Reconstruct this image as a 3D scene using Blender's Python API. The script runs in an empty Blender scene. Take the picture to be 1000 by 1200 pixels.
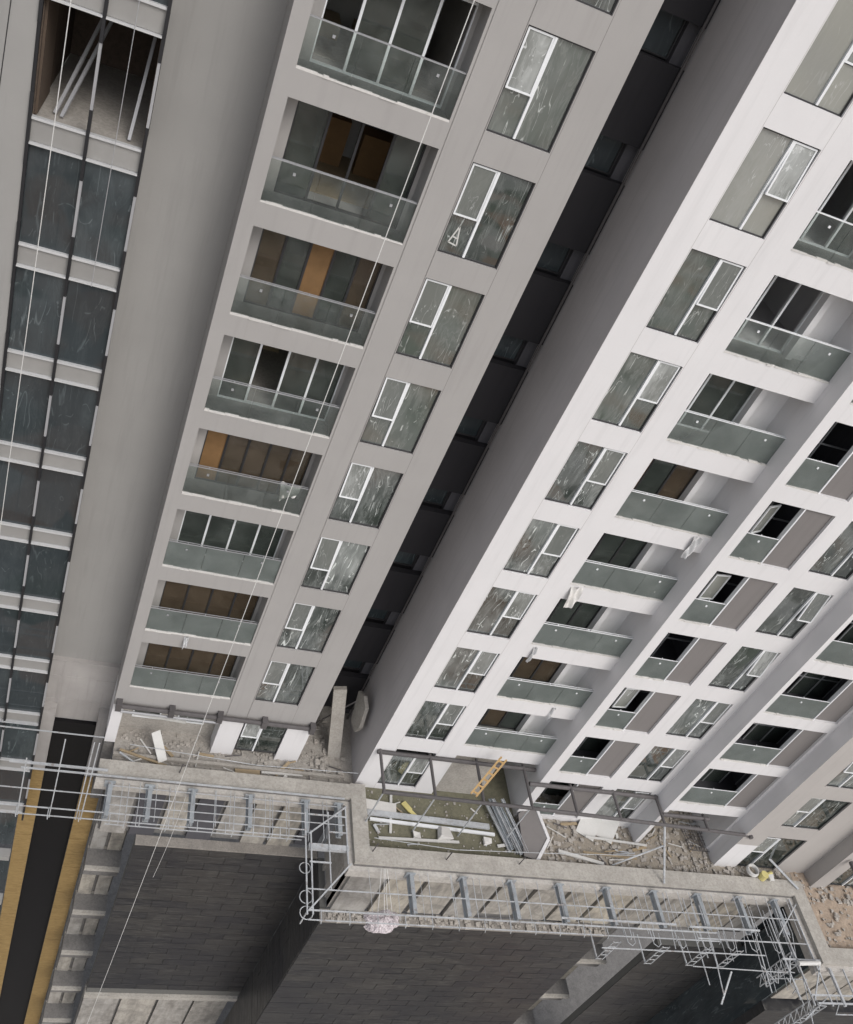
import bpy, math, random
from mathutils import Vector, Matrix
random.seed(11)
R = random.Random(5)
S = bpy.context.scene
C = S.collection

# ------------------------------------------------------------------ camera
YAW, PITCH, ROLL = math.radians(-23.40145), math.radians(-36.28565), math.radians(-26.15511)
CAM = Vector((-6.1064, -20.5208, 26.4819))
Rot = Matrix.Rotation(YAW, 3, 'Z') @ Matrix.Rotation(PITCH, 3, 'X') @ Matrix.Rotation(ROLL, 3, 'Y')
right, fwd, up = Rot.col[0], Rot.col[1], Rot.col[2]
cd = bpy.data.cameras.new('camera')
cam = bpy.data.objects.new('camera', cd)
C.objects.link(cam)
M3 = Matrix((right, up, -fwd)).transposed()
cam.matrix_world = Matrix.Translation(CAM) @ M3.to_4x4()
cd.sensor_fit = 'VERTICAL'
cd.sensor_height = 24
cd.sensor_width = 24
cd.lens = 24 * 1077.1 / 1200
cd.clip_start = 0.1
cd.clip_end = 2000
S.camera = cam

# ------------------------------------------------------------------ world, sun, exposure
W = bpy.data.worlds.new('World')
S.world = W
W.use_nodes = True
wn, wl = W.node_tree.nodes, W.node_tree.links
bg = wn['Background']
sky = wn.new('ShaderNodeTexSky')
sky.sky_type = 'NISHITA'
sky.sun_disc = False
SUN_EL, SUN_AZ = math.radians(48), math.radians(157)     # azimuth clockwise from +Y
sky.sun_elevation = SUN_EL
sky.sun_rotation = SUN_AZ
sky.air_density = 1.0
sky.dust_density = 3.0
hs = wn.new('ShaderNodeHueSaturation')                    # overcast: the blue of a clear sky is mostly washed out
hs.inputs['Saturation'].default_value = 0.36
wl.new(sky.outputs[0], hs.inputs['Color'])
wl.new(hs.outputs[0], bg.inputs['Color'])
bg.inputs['Strength'].default_value = 0.15
sl = bpy.data.lights.new('sun', 'SUN')
sl.energy = 0.85
sl.angle = math.radians(28)
sl.color = (1.0, 0.965, 0.93)
sun = bpy.data.objects.new('sun', sl)
C.objects.link(sun)
tosun = Vector((math.sin(SUN_AZ) * math.cos(SUN_EL), math.cos(SUN_AZ) * math.cos(SUN_EL), math.sin(SUN_EL)))
sun.rotation_euler = tosun.to_track_quat('Z', 'Y').to_euler()
sun.location = (10, -40, 60)
S.view_settings.view_transform = 'Standard'
S.view_settings.look = 'None'
S.view_settings.exposure = 0.33
S.view_settings.gamma = 1.0
S.view_settings.use_curve_mapping = False

# ------------------------------------------------------------------ materials
MATS = {}
class NT:
    def __init__(s, name):
        s.m = bpy.data.materials.new(name)
        s.m.use_nodes = True
        s.n, s.l = s.m.node_tree.nodes, s.m.node_tree.links
        s.b = s.n['Principled BSDF']
        MATS[name] = s.m
    def pos(s, scale=(1, 1, 1), rot=(0, 0, 0)):
        g = s.n.new('ShaderNodeNewGeometry')
        mp = s.n.new('ShaderNodeMapping')
        mp.inputs['Scale'].default_value = scale
        mp.inputs['Rotation'].default_value = rot
        s.l.new(g.outputs['Position'], mp.inputs['Vector'])
        return mp.outputs[0]
    def noise(s, vec, scale, detail=4, rough=.55, dist=0):
        t = s.n.new('ShaderNodeTexNoise')
        t.inputs['Scale'].default_value = scale
        t.inputs['Detail'].default_value = detail
        t.inputs['Roughness'].default_value = rough
        t.inputs['Distortion'].default_value = dist
        s.l.new(vec, t.inputs['Vector'])
        return t.outputs['Fac']
    def ramp(s, fac, stops):
        r = s.n.new('ShaderNodeValToRGB')
        e = r.color_ramp.elements
        while len(e) < len(stops): e.new(0.5)
        for q, (p, c) in zip(e, stops):
            q.position = p
            q.color = (*c, 1) if not isinstance(c, (int, float)) else (c, c, c, 1)
        s.l.new(fac, r.inputs[0])
        return r.outputs[0]
    def mix(s, fac, a, b, mode='MIX'):
        m = s.n.new('ShaderNodeMix')
        m.data_type = 'RGBA'
        m.blend_type = mode
        for v, k in ((fac, 0), (a, 6), (b, 7)):
            if isinstance(v, (int, float)): m.inputs[k].default_value = v
            elif isinstance(v, tuple): m.inputs[k].default_value = (*v, 1)
            else: s.l.new(v, m.inputs[k])
        return m.outputs[2]
    def rnd(s):
        return s.n.new('ShaderNodeObjectInfo').outputs['Random']
    def math(s, op, a, b=0.0):
        m = s.n.new('ShaderNodeMath')
        m.operation = op
        for v, k in ((a, 0), (b, 1)):
            if isinstance(v, (int, float)): m.inputs[k].default_value = v
            else: s.l.new(v, m.inputs[k])
        return m.outputs[0]
    def bump(s, h, strength, dist=.02):
        b = s.n.new('ShaderNodeBump')
        b.inputs['Strength'].default_value = strength
        b.inputs['Distance'].default_value = dist
        s.l.new(h, b.inputs['Height'])
        s.l.new(b.outputs[0], s.b.inputs['Normal'])
    def out(s, col, rough=.8, metal=0, spec=.3):
        if isinstance(col, tuple): s.b.inputs['Base Color'].default_value = (*col, 1)
        else: s.l.new(col, s.b.inputs['Base Color'])
        if isinstance(rough, (int, float)): s.b.inputs['Roughness'].default_value = rough
        else: s.l.new(rough, s.b.inputs['Roughness'])
        s.b.inputs['Metallic'].default_value = metal
        s.b.inputs['Specular IOR Level'].default_value = spec
        return s.m

def mul(c, k): return tuple(x * k for x in c)

def paint(name, c, dirt=.12, streak=.1):
    t = NT(name)
    a = t.noise(t.pos(), .55, 5, .6)
    b = t.noise(t.pos((3, 3, .22)), 1.6, 4, .6)
    f = t.noise(t.pos(), 26, 3, .6)
    col = t.mix(t.ramp(a, [(.35, 0.0), (.75, 1.0)]), c, mul(c, 1 - dirt))
    col = t.mix(t.ramp(b, [(.52, 0.0), (.78, 1.0)]), col, mul(c, 1 - streak - .08))
    col = t.mix(t.ramp(f, [(.3, 0.0), (.8, .5)]), col, mul(c, .93))
    t.bump(f, .12, .006)
    return t.out(col, .75, 0, .25)

def concrete(name, c, d, scale=1.0, bump=.35):
    t = NT(name)
    a = t.noise(t.pos(), 1.3 * scale, 8, .65, .4)
    b = t.noise(t.pos(), 9 * scale, 6, .7)
    g = t.noise(t.pos(), 45 * scale, 3, .7)
    col = t.mix(t.ramp(a, [(.3, 0.0), (.7, 1.0)]), c, d)
    col = t.mix(t.ramp(b, [(.42, 0.0), (.72, .75)]), col, mul(d, .62))
    col = t.mix(t.ramp(g, [(.35, 0.0), (.85, .6)]), col, mul(c, 1.12))
    t.bump(b, bump, .03)
    return t.out(col, .92, 0, .15)

def simple(name, c, rough=.6, metal=0, var=.15, spec=.4, scale=14):
    t = NT(name)
    a = t.noise(t.pos(), scale, 4, .6)
    r = t.rnd()
    col = t.mix(a, mul(c, 1 - var), mul(c, 1 + var))
    col = t.mix(t.math('MULTIPLY', r, .5), col, mul(c, 1 - var * 1.5))
    return t.out(col, rough, metal, spec)

paint('grey paint', (.345, .33, .318), .09, .06)
paint('white paint', (.665, .65, .65), .07, .05)
paint('warm grey paint', (.41, .385, .365), .1, .06)
paint('recess grey paint', (.30, .292, .28), .1, .08)
paint('side grey paint', (.50, .475, .47), .14, .1)
paint('pink grey render', (.39, .37, .355), .3, .25)
paint('brown panel paint', (.192, .178, .172), .08, .05)
paint('dark room', (.085, .083, .092), .2, .2)  # shade of the unlit rooms put into the colour
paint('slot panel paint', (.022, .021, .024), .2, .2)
concrete('concrete', (.46, .435, .395), (.30, .28, .25), 1.2, .5)
concrete('dusty concrete', (.40, .375, .34), (.27, .25, .225), 1.4)
concrete('dark concrete', (.22, .21, .2), (.13, .125, .12), 1.2)
concrete('balcony screed', (.30, .30, .285), (.2, .205, .195), 1.6, .2)
concrete('green membrane', (.19, .18, .125), (.125, .12, .09), .9, .3)
concrete('rubble ground', (.37, .325, .265), (.25, .225, .195), 2.2, .8)
concrete('earth fill', (.44, .35, .27), (.31, .25, .2), 1.2, .8)
concrete('brown interior', (.12, .09, .07), (.07, .055, .045), .8, .2)
concrete('dirty ledge', (.33, .305, .275), (.2, .185, .17), 1.8, .5)
concrete('pale coping', (.52, .495, .46), (.40, .375, .345), 1.1, .25)
concrete('rubble', (.46, .43, .39), (.3, .27, .24), 3, .6)
concrete('interior plaster', (.24, .215, .19), (.16, .145, .13), .8, .2)
simple('white aluminium', (.74, .75, .76), .4, 0, .08)
simple('dark aluminium', (.035, .034, .036), .45, 0, .2)
simple('mullion black', (.018, .018, .02), .5, 0, .2)
simple('black glass', (.006, .006, .007), .25, 0, .3, .3, 3)
simple('mullion silver', (.36, .36, .37), .45, .2, .15)
def steel(name, c, rust):
    t = NT(name)
    a = t.noise(t.pos(), 2.3, 6, .7, .5)
    b = t.noise(t.pos(), 11, 5, .7)
    col = t.mix(t.ramp(a, [(.35, 0.0), (.65, 1.0)]), c, mul(c, .72))
    col = t.mix(t.ramp(b, [(.60, 0.0), (.68, .8)]), col, (.55, .53, .49))
    col = t.mix(t.ramp(t.noise(t.pos(), 4.1, 6, .75), [(.56, 0.0), (.66, rust)]), col, (.19, .115, .07))
    return t.out(col, .55, .15, .4)
steel('galvanised', (.50, .515, .53), .55)
steel('blue steel', (.35, .375, .395), .5)
simple('rusty pipe', (.115, .106, .106), .7, 0, .4, .3, 6)
simple('dark pipe', (.1, .092, .092), .7, 0, .3, .3, 6)
simple('white board', (.56, .55, .525), .7, 0, .12)
simple('timber', (.34, .265, .17), .75, 0, .3)
simple('orange timber', (.5, .33, .15), .7, 0, .25)
simple('orange board', (.22, .125, .055), .7, 0, .35, .3, 3)
simple('brown board', (.10, .072, .052), .7, 0, .3)
simple('rope white', (.62, .61, .59), .8, 0, .08)
simple('cord black', (.03, .03, .03), .8, 0, .2)
simple('yellow plastic', (.55, .48, .2), .5, 0, .1)
simple('plaster chunk', (.62, .6, .57), .9, 0, .2)
simple('pale aluminium', (.52, .52, .52), .45, .1, .15)
simple('spandrel metal', (.27, .262, .25), .55, 0, .12, .4, 3)

def glass_film(name, base, film, amount, rough=.02, ior=2.4, fine=1.0):
    """New window glass still under its scratched, dusty protective film."""
    t = NT(name)
    r = t.rnd()
    off = t.n.new('ShaderNodeCombineXYZ')
    k = t.math('MULTIPLY', r, 37.0)
    for i in range(3): t.l.new(k, off.inputs[i])
    def pv(scale, rot):
        va = t.n.new('ShaderNodeVectorMath')
        t.l.new(t.pos(scale, rot), va.inputs[0])
        t.l.new(off.outputs[0], va.inputs[1])
        return va.outputs[0]
    def line(vec, scale, width, dist, soft=.5):
        n = t.noise(vec, scale, 2, .5, dist)
        d = t.math('ABSOLUTE', t.math('SUBTRACT', n, .5))
        return t.ramp(d, [(0.0, 1.0), (width, soft * .3), (width * 1.6, 0.0)])
    l1 = line(pv((3.2, 3.2, .45), (0, .42, 0)), 1.0 * fine, .010, .25)
    l2 = line(pv((2.6, 2.6, .8), (0, -.5, 0)), 1.1 * fine, .008, .5)
    m1 = t.ramp(t.noise(pv((1, 1, .6), (0, 0, 0)), 2.0, 3, .6), [(.5, 0.0), (.56, 1.0)])
    m2 = t.ramp(t.noise(pv((.8, .8, 1), (0, 0, 0)), 2.6, 3, .6), [(.54, 0.0), (.58, 1.0)])
    wipe = t.ramp(t.noise(pv((2.0, 2.0, .7), (0, .3, 0)), 1.1, 6, .62, 1.2), [(.5, 0.0), (.72, 1.0)])
    big = t.noise(pv((.8, .8, .5), (0, 0, 0)), 1.1, 3, .5)
    haze = t.ramp(big, [(.35, 0.02), (.7, .5)])
    f = t.math('MULTIPLY', t.math('ADD', t.math('MULTIPLY', l1, m1), t.math('MULTIPLY', l2, m2)), 1.0)
    w2 = t.ramp(t.noise(pv((2.6, 2.6, .55), (0, .6, 0)), 1.0, 5, .6, .9), [(.47, 0.0), (.53, .55), (.545, .05), (.62, .35), (.66, .9), (.68, .2), (.8, 1.0)])
    f = t.math('ADD', f, t.math('ADD', t.math('MULTIPLY', wipe, .16), t.math('MULTIPLY', w2, .3)))
    f = t.math('MULTIPLY', f, t.math('ADD', t.math('MULTIPLY', r, .8), .25))
    f = t.math('ADD', f, t.math('MULTIPLY', t.math('MULTIPLY', haze, t.math('POWER', r, 2.0)), .9))
    f = t.math('MINIMUM', t.math('MULTIPLY', f, amount), 1.0)
    tint = t.mix(t.noise(pv((.5, .5, .5), (0, 0, 0)), 1.0, 2), base, (base[0] * 1.5 + .008, base[1] * 1.5, base[2] * 1.35))  # film dirt tint; its patches also put varied reflections into the base colour
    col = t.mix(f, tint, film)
    t.bump(t.noise(pv((.5, .5, .5), (0, 0, 0)), 1.3, 2), .05, .05)
    m = t.out(col, t.math('ADD', t.math('MULTIPLY', f, .35), rough), 0, .5)
    t.b.inputs['IOR'].default_value = ior
    return m

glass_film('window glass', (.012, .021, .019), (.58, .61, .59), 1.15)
glass_film('pale window glass', (.20, .205, .195), (.44, .45, .44), .8, .06)  # paler base: film plus a bright sky reflection put into the colour
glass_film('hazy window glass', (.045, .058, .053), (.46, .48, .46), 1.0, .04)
glass_film('sash film', (.10, .11, .108), (.5, .51, .5), 1.25, .16, 1.8, 1.7)
glass_film('curtain glass', (.02, .029, .034), (.25, .29, .3), .3, .03, 1.55, .6)

def clear_glass(name, tint, dust, see, dustc=(.4, .46, .43), ior=1.5):
    t = NT(name)
    tr = t.n.new('ShaderNodeBsdfTransparent')
    tr.inputs[0].default_value = (*tint, 1)
    a = t.noise(t.pos((1, 1, 1)), 1.1, 8, .7, .2)
    b = t.noise(t.pos((1, 1, .4)), 7, 4, .7, .3)
    col = t.mix(a, mul(dustc, .5), mul(dustc, 1.1))
    t.out(col, .08, 0, .5)
    t.b.inputs['IOR'].default_value = ior
    f = t.math('ADD', t.math('MULTIPLY', t.ramp(a, [(.4, 0.0), (.8, 1.0)]), dust), t.math('MULTIPLY', t.ramp(b, [(.6, 0.0), (.8, 1.0)]), dust * .8))
    fr = t.n.new('ShaderNodeFresnel')
    fr.inputs['IOR'].default_value = 1.45
    f = t.math('MINIMUM', t.math('ADD', t.math('ADD', f, 1 - see), fr.outputs[0]), 1.0)
    mx = t.n.new('ShaderNodeMixShader')
    t.l.new(f, mx.inputs[0])
    t.l.new(tr.outputs[0], mx.inputs[1])
    t.l.new(t.b.outputs[0], mx.inputs[2])
    t.l.new(mx.outputs[0], t.n['Material Output'].inputs[0])
    return t.m

clear_glass('railing glass', (.89, .92, .905), .15, .96, (.43, .455, .44), 1.9)
clear_glass('door glass', (.48, .53, .49), .25, .78, (.17, .19, .175), 2.4)
clear_glass('brown door glass', (.5, .42, .33), .2, .7, (.22, .17, .12), 2.2)
clear_glass('plastic sheet', (.85, .85, .85), .3, .4, (.75, .75, .75))

def stone(name):
    t = NT(name)
    r = t.rnd()
    a = t.noise(t.pos((.6, .6, 3)), 2.4, 7, .7, .5)
    b = t.noise(t.pos((.5, .5, 11)), 3.0, 6, .75)
    c = t.noise(t.pos(), .35, 3, .5)
    base = t.mix(r, (.013, .014, .018), (.032, .031, .030))
    col = t.mix(t.ramp(a, [(.42, 0.0), (.8, 1.0)]), base, (.05, .048, .045))
    col = t.mix(t.ramp(b, [(.52, 0.0), (.66, .8)]), col, (.13, .127, .118))
    col = t.mix(t.ramp(c, [(.4, 0.0), (.65, .6)]), col, (.02, .021, .026))
    t.bump(b, .25, .01)
    return t.out(col, t.ramp(a, [(.3, .28), (.8, .6)]), 0, .6)
stone('black stone')
simple('stone joint', (.13, .128, .12), .9, 0, .2)

t = NT('gold stone')
a = t.noise(t.pos((1.2, 1.2, 5)), 2.2, 7, .7, .8)
b = t.noise(t.pos((1, 1, 2)), 7, 5, .7)
col = t.mix(t.ramp(a, [(.3, 0.0), (.7, 1.0)]), (.19, .122, .045), (.34, .235, .10))
col = t.mix(t.ramp(b, [(.5, 0.0), (.8, .6)]), col, (.14, .085, .03))
t.out(col, .5, 0, .4)

t = NT('panel wall')
a = t.noise(t.pos((2, 2, .4)), 1.5, 6, .65)
col = t.mix(t.rnd(), (.46, .415, .34), (.36, .345, .325))
col = t.mix(t.ramp(a, [(.4, 0.0), (.7, .9)]), col, (.20, .185, .165))
b = t.noise(t.pos(), 1.7, 6, .7, .6)
col = t.mix(t.ramp(b, [(.45, 0.0), (.68, .7)]), col, (.16, .15, .14))
t.out(col, .85, 0, .2)

t = NT('street ground')
a = t.noise(t.pos(), .05, 5, .6)
b = t.noise(t.pos(), .16, 5, .65, .5)
c = t.noise(t.pos(), 2.5, 6, .65)
vor = t.n.new('ShaderNodeTexVoronoi')
vor.inputs['Scale'].default_value = .2
t.l.new(t.pos(), vor.inputs['Vector'])
sep = t.n.new('ShaderNodeSeparateColor')
t.l.new(vor.outputs['Color'], sep.inputs[0])
col = t.ramp(sep.outputs[0], [(.0, (.06, .07, .05)), (.25, (.22, .21, .2)), (.45, (.38, .19, .1)), (.6, (.55, .54, .52)), (.8, (.06, .085, .045)), (1.0, (.62, .6, .57))])
col = t.mix(t.ramp(a, [(.45, 0.0), (.65, .35)]), col, (.24, .235, .225))
col = t.mix(t.ramp(c, [(.4, 0.0), (.8, .5)]), col, (.1, .095, .09))
t.out(col, .9, 0, .2)

t = NT('debris bag')
a = t.noise(t.pos(), 9, 5, .75, 2.5)
col = t.mix(t.ramp(a, [(.4, 0.0), (.55, 1.0)]), (.26, .22, .23), (.66, .6, .61))
t.bump(a, .6, .05)
t.out(col, .6, 0, .3)

# ------------------------------------------------------------------ mesh helpers
class MB:
    def __init__(s): s.v, s.f, s.mi, s.cur = [], [], [], 0
    def box(s, x0, x1, y0, y1, z0, z1):
        return s.hexa([(x0, y0, z0), (x1, y0, z0), (x1, y1, z0), (x0, y1, z0), (x0, y0, z1), (x1, y0, z1), (x1, y1, z1), (x0, y1, z1)])
    def hexa(s, p):
        n = len(s.v)
        s.v += [tuple(q) for q in p]
        for f in ((0, 3, 2, 1), (4, 5, 6, 7), (0, 1, 5, 4), (1, 2, 6, 5), (2, 3, 7, 6), (3, 0, 4, 7)):
            s.f.append(tuple(n + i for i in f)); s.mi.append(s.cur)
        return s
    def bar(s, p, q, w, h=None, upv=(0, 0, 1)):
        """square bar w wide, h high from p to q"""
        p, q = Vector(p), Vector(q)
        h = h or w
        d = (q - p).normalized()
        u = Vector(upv)
        if abs(d.dot(u)) > .95: u = Vector((0, 1, 0)) if abs(d.y) < .9 else Vector((1, 0, 0))
        a = d.cross(u).normalized() * (w / 2)
        b = a.cross(d).normalized() * (h / 2)
        return s.hexa([p - a - b, p + a - b, q + a - b, q - a - b, p - a + b, p + a + b, q + a + b, q - a + b])
    def tube(s, pts, r, n=6, closed=False):
        pts = [Vector(p) for p in pts]
        base = len(s.v)
        N = len(pts)
        prev = None
        for i, p in enumerate(pts):
            if closed: d = pts[(i + 1) % N] - pts[i - 1]
            else: d = pts[min(i + 1, N - 1)] - pts[max(i - 1, 0)]
            d.normalize()
            if prev is None:
                u = Vector((0, 0, 1)) if abs(d.z) < .9 else Vector((1, 0, 0))
            else: u = prev
            a = d.cross(u).normalized()
            b = a.cross(d).normalized()
            prev = b
            for k in range(n):
                t = 2 * math.pi * k / n
                s.v.append(tuple(p + a * math.cos(t) * r + b * math.sin(t) * r))
        for i in range(N if closed else N - 1):
            j = (i + 1) % N
            for k in range(n):
                k2 = (k + 1) % n
                s.f.append((base + i * n + k, base + i * n + k2, base + j * n + k2, base + j * n + k)); s.mi.append(s.cur)
        if not closed:
            s.f.append(tuple(base + k for k in range(n))[::-1]); s.mi.append(s.cur)
            s.f.append(tuple(base + (N - 1) * n + k for k in range(n))); s.mi.append(s.cur)
        return s
    def prism(s, poly, z0, z1, ax=None):
        """poly in local xy extruded z0..z1; ax = (origin, X, Y, Z)"""
        n = len(poly)
        b = len(s.v)
        o, X, Y, Z = ax or (Vector(), Vector((1, 0, 0)), Vector((0, 1, 0)), Vector((0, 0, 1)))
        for z in (z0, z1):
            for x, y in poly: s.v.append(tuple(o + X * x + Y * y + Z * z))
        s.f.append(tuple(b + i for i in range(n))[::-1]); s.mi.append(s.cur)
        s.f.append(tuple(b + n + i for i in range(n))); s.mi.append(s.cur)
        for i in range(n):
            j = (i + 1) % n
            s.f.append((b + i, b + j, b + n + j, b + n + i)); s.mi.append(s.cur)
        return s
    def chunk(s, c, r, rnd):
        """irregular lump of rubble (12 tris)"""
        p = []
        for dz in (-1, 1):
            for dx, dy in ((-1, -1), (1, -1), (1, 1), (-1, 1)):
                k = [rnd.uniform(.45, 1.1) * r for _ in range(3)]
                p.append((c[0] + dx * k[0], c[1] + dy * k[1], c[2] + max(dz, -.3) * k[2] * .7))
        return s.hexa(p)
    def mesh(s, name, mats):
        m = bpy.data.meshes.new(name)
        m.from_pydata(s.v, [], s.f)
        for q in (mats if isinstance(mats, (list, tuple)) else [mats]): m.materials.append(MATS[q])
        if any(s.mi): m.polygons.foreach_set('material_index', s.mi)
        if getattr(s, 'smooth', 0): m.polygons.foreach_set('use_smooth', [True] * len(m.polygons))
        m.update()
        return m

WPOS = {}
def put(name, mesh, parent=None, loc=(0, 0, 0), rot=None):
    o = bpy.data.objects.new(name, mesh)
    C.objects.link(o)
    loc = Vector(loc)
    WPOS[o.name] = loc
    if parent is not None:
        o.parent = parent
        o.location = loc - WPOS[parent.name]
    else: o.location = loc
    if rot: o.rotation_euler = rot
    return o
def part(name, mb, mat, parent, loc=(0, 0, 0), rot=None):
    return put(name, mb.mesh(name, mat), parent, loc, rot)
def tag(o, label, cat, group=None, kind=None):
    if label: o['label'] = label
    if cat: o['category'] = cat
    if group: o['group'] = group
    if kind: o['kind'] = kind
    return o
def thing(name, label, cat, loc=(0, 0, 0), group=None):
    o = put(name, None, None, loc)
    return tag(o, label, cat, group)
def one(name, mb, mat, label, cat, group=None, loc=None):
    """a thing that is one mesh; verts in world space, origin moved to its base"""
    xs, ys, zs = zip(*mb.v)
    b = Vector(((min(xs) + max(xs)) / 2, (min(ys) + max(ys)) / 2, min(zs)))
    mb.v = [(x - b.x, y - b.y, z - b.z) for x, y, z in mb.v]
    return tag(put(name, mb.mesh(name, mat), None, b), label, cat, group)
CACHE = {}
def cached(key, fn, mat):
    if key not in CACHE: CACHE[key] = fn().mesh(key[0], mat)
    return CACHE[key]

H = 3.0
TOP = 33.0

# ------------------------------------------------------------------ ground
g = MB()
g.v = [(-900, -900, -36), (900, -900, -36), (900, 900, -36), (-900, 900, -36)]
g.f = [(0, 1, 2, 3)]; g.mi = [0]
o = part('ground', g, 'street ground', None)
o['kind'] = 'structure'

pv = MB().box(-60, 80, -13, 30, -35.98, -35.9)
o = part('pavement', pv, 'dark concrete', None)
o['kind'] = 'structure'

# ------------------------------------------------------------------ window / balcony builders
def window(parent, x0, x1, y, z0, h, split, side, ang, pane='window glass', framed=.57, label=None):
    """casement window: outer frame (the part), mullion, two fixed panes and a top-hung sash on `side`"""
    w = x1 - x0
    key = ('window', round(w, 2), round(h, 2), split, side)
    def outer():
        m = MB()
        m.box(.0, .035, .06, .16, 0, h); m.box(w - .035, w, .06, .16, 0, h)
        m.box(.035, w - .035, .06, .16, 0, .035); m.box(.035, w - .035, .06, .16, h - .035, h)
        return m
    win = put('window', cached(key, outer, 'dark aluminium'), parent, (x0, y, z0))
    xm = w * split
    sx0, sx1 = (0.035, xm - .03) if side == 'l' else (xm + .03, w - .035)
    fx0, fx1 = (xm + .03, w - .035) if side == 'l' else (.035, xm - .03)
    zs = h * (1 - framed)
    def mul_():
        m = MB(); m.box(-.03, .03, .035, .15, .035, h - .035); return m
    put('mullion', cached(('mullion', round(h, 2)), mul_, 'white aluminium'), win, (x0 + xm, y, z0))
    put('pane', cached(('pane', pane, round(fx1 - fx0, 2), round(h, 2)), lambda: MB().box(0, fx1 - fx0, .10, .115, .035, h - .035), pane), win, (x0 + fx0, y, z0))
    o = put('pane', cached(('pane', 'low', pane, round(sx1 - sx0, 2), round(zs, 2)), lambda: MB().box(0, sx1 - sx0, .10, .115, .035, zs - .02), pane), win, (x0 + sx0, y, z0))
    sw, sh = sx1 - sx0, h - zs - .035
    def sash():
        m = MB(); f = .042
        m.box(0, f, -.012, .04, -sh, 0); m.box(sw - f, sw, -.012, .04, -sh, 0)
        m.box(f, sw - f, -.012, .04, -sh, -sh + f); m.box(f, sw - f, -.012, .04, -f, 0)
        return m
    a = math.radians(ang)
    # hinge at the top edge, swings outwards (-y)
    hp = (x0 + sx0, y + .06, z0 + h - .035)
    put('sash', cached(('sash', round(sw, 2), round(sh, 2)), sash, 'white aluminium'), win, hp, (-a, 0, 0))
    put('sash_pane', cached(('sash_pane', round(sw, 2), round(sh, 2)), lambda: MB().box(.042, sw - .042, .008, .02, -sh + .042, -.042), 'sash film'), win, hp, (-a, 0, 0))
    return win

def railing(parent, x0, x1, y, z0, zt, n=2, dbl=True, metal='white aluminium'):
    w = (x1 - x0) / n
    q = random.Random(int(z0 * 10) + int(x0 * 7))
    es = MB()
    xx = 0
    while xx < x1 - x0 - .02:                                          # ragged mortar bead under the glass
        l_ = min(q.uniform(.1, .5), x1 - x0 - xx)
        es.box(xx, xx + l_, -.045 - q.uniform(0, .03), .03, .001, q.uniform(.025, .06))
        xx += l_
    o = part('mortar_bead', es, 'plaster chunk', parent, (x0, y, z0)); o['kind'] = 'stuff'
    for i in range(n):
        put('glass_panel', cached(('glass_panel', round(w, 3), zt), lambda: MB().box(.006, w - .006, 0, .014, .0, zt - .02), 'railing glass'), parent, (x0 + i * w, y, z0 + .01))
    def hr():
        m = MB()
        W_ = x1 - x0
        m.box(0, W_, -.004, .02, zt - .02, zt)
        if dbl: m.box(0, W_, .075, .095, zt - .02, zt - .002)
        for i in range(n):
            xx = (i + .5) * W_ / n
            m.box(xx - .012, xx + .012, .02, .075, zt - .018, zt - .004)
            if i != 1: m.box(xx - .03, xx + .03, -.02, .028, zt - .26, zt - .2)
        return m
    put('handrail', cached(('handrail', round(x1 - x0, 3), zt, n, dbl, metal), hr, metal), parent, (x0, y, z0))

def door_wall(parent, x0, x1, y, z0, h, spec, frame):
    """sliding balcony doors: spec is a string of leaf kinds g glass, b brown glass, h open hole, w board, p plain wall"""
    n = len(spec)
    w = (x1 - x0) / n
    def fr():
        m = MB()
        m.box(0, x1 - x0, 0, .08, h - .06, h); m.box(0, x1 - x0, 0, .08, 0, .05)
        for i in range(n + 1):
            xx = i * w
            m.box(max(0, xx - .03), min(x1 - x0, xx + .03), -.012, .07, .05, h - .06)
        return m
    d = put('sliding_door', cached(('sliding_door', round(x1 - x0, 2), n, frame, round(h, 2)), fr, frame), parent, (x0, y, z0))
    for i, k in enumerate(spec):
        if k == 'h': continue
        mat = {'g': 'door glass', 'b': 'brown door glass', 'w': 'orange board', 'p': 'interior plaster', 'd': 'brown board'}[k]
        nm = {'g': 'door_pane', 'b': 'door_pane', 'w': 'timber_board', 'p': 'blank_panel', 'd': 'timber_board'}[k]
        put(nm, cached((nm, mat, round(w, 2), round(h, 2)), lambda: MB().box(.03, w - .03, .025, .045, .05, h - .06), mat), parent, (x0 + i * w, y, z0))

# ================================================================== LEFT (GREY) TOWER
lt = thing('apartment_tower', 'grey apartment tower on the left with a balcony column and blank recessed wall', 'building', (-3, 3, -3.4))
yB = .74                                     # back wall of its balconies
ML, MR = -4.67, 2.5
m = MB()
m.box(ML, -4.3, 0, 4.6, -1.15, TOP)                                   # left pier
m.box(-.85, -.79, 0, 4.6, -1.15, TOP); m.box(-.79, -.768, .02, 4.6, -1.15, TOP); m.box(-.768, -.04, 0, 4.6, -1.15, TOP)
m.box(-.04, -.022, .02, .25, -1.15, TOP); m.box(-.022, 0, 0, .25, -1.15, TOP)
m.box(1.6, MR, 0, .25, -1.15, TOP)
m.box(2.25, MR, .25, 4.6, -3.4, TOP)
for k in range(0, 11):
    m.box(0, 1.6, 0, .25, 3 * k - .72 if k else -1.15, 3 * k)         # under each window
m.box(-4.3, 2.25, 4.6, 4.9, -3.4, TOP)
part('facade_wall', m, 'grey paint', lt)
for q in ((ML, -4.3, 0, 1.4), (-.85, -.04, 0, 1.4), (1.6, MR - .003, 0, .247)):   # freshly whitened ground-storey piers
    part('base_pier', MB().box(*q, -3.4, -1.153), 'white paint', lt)
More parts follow.
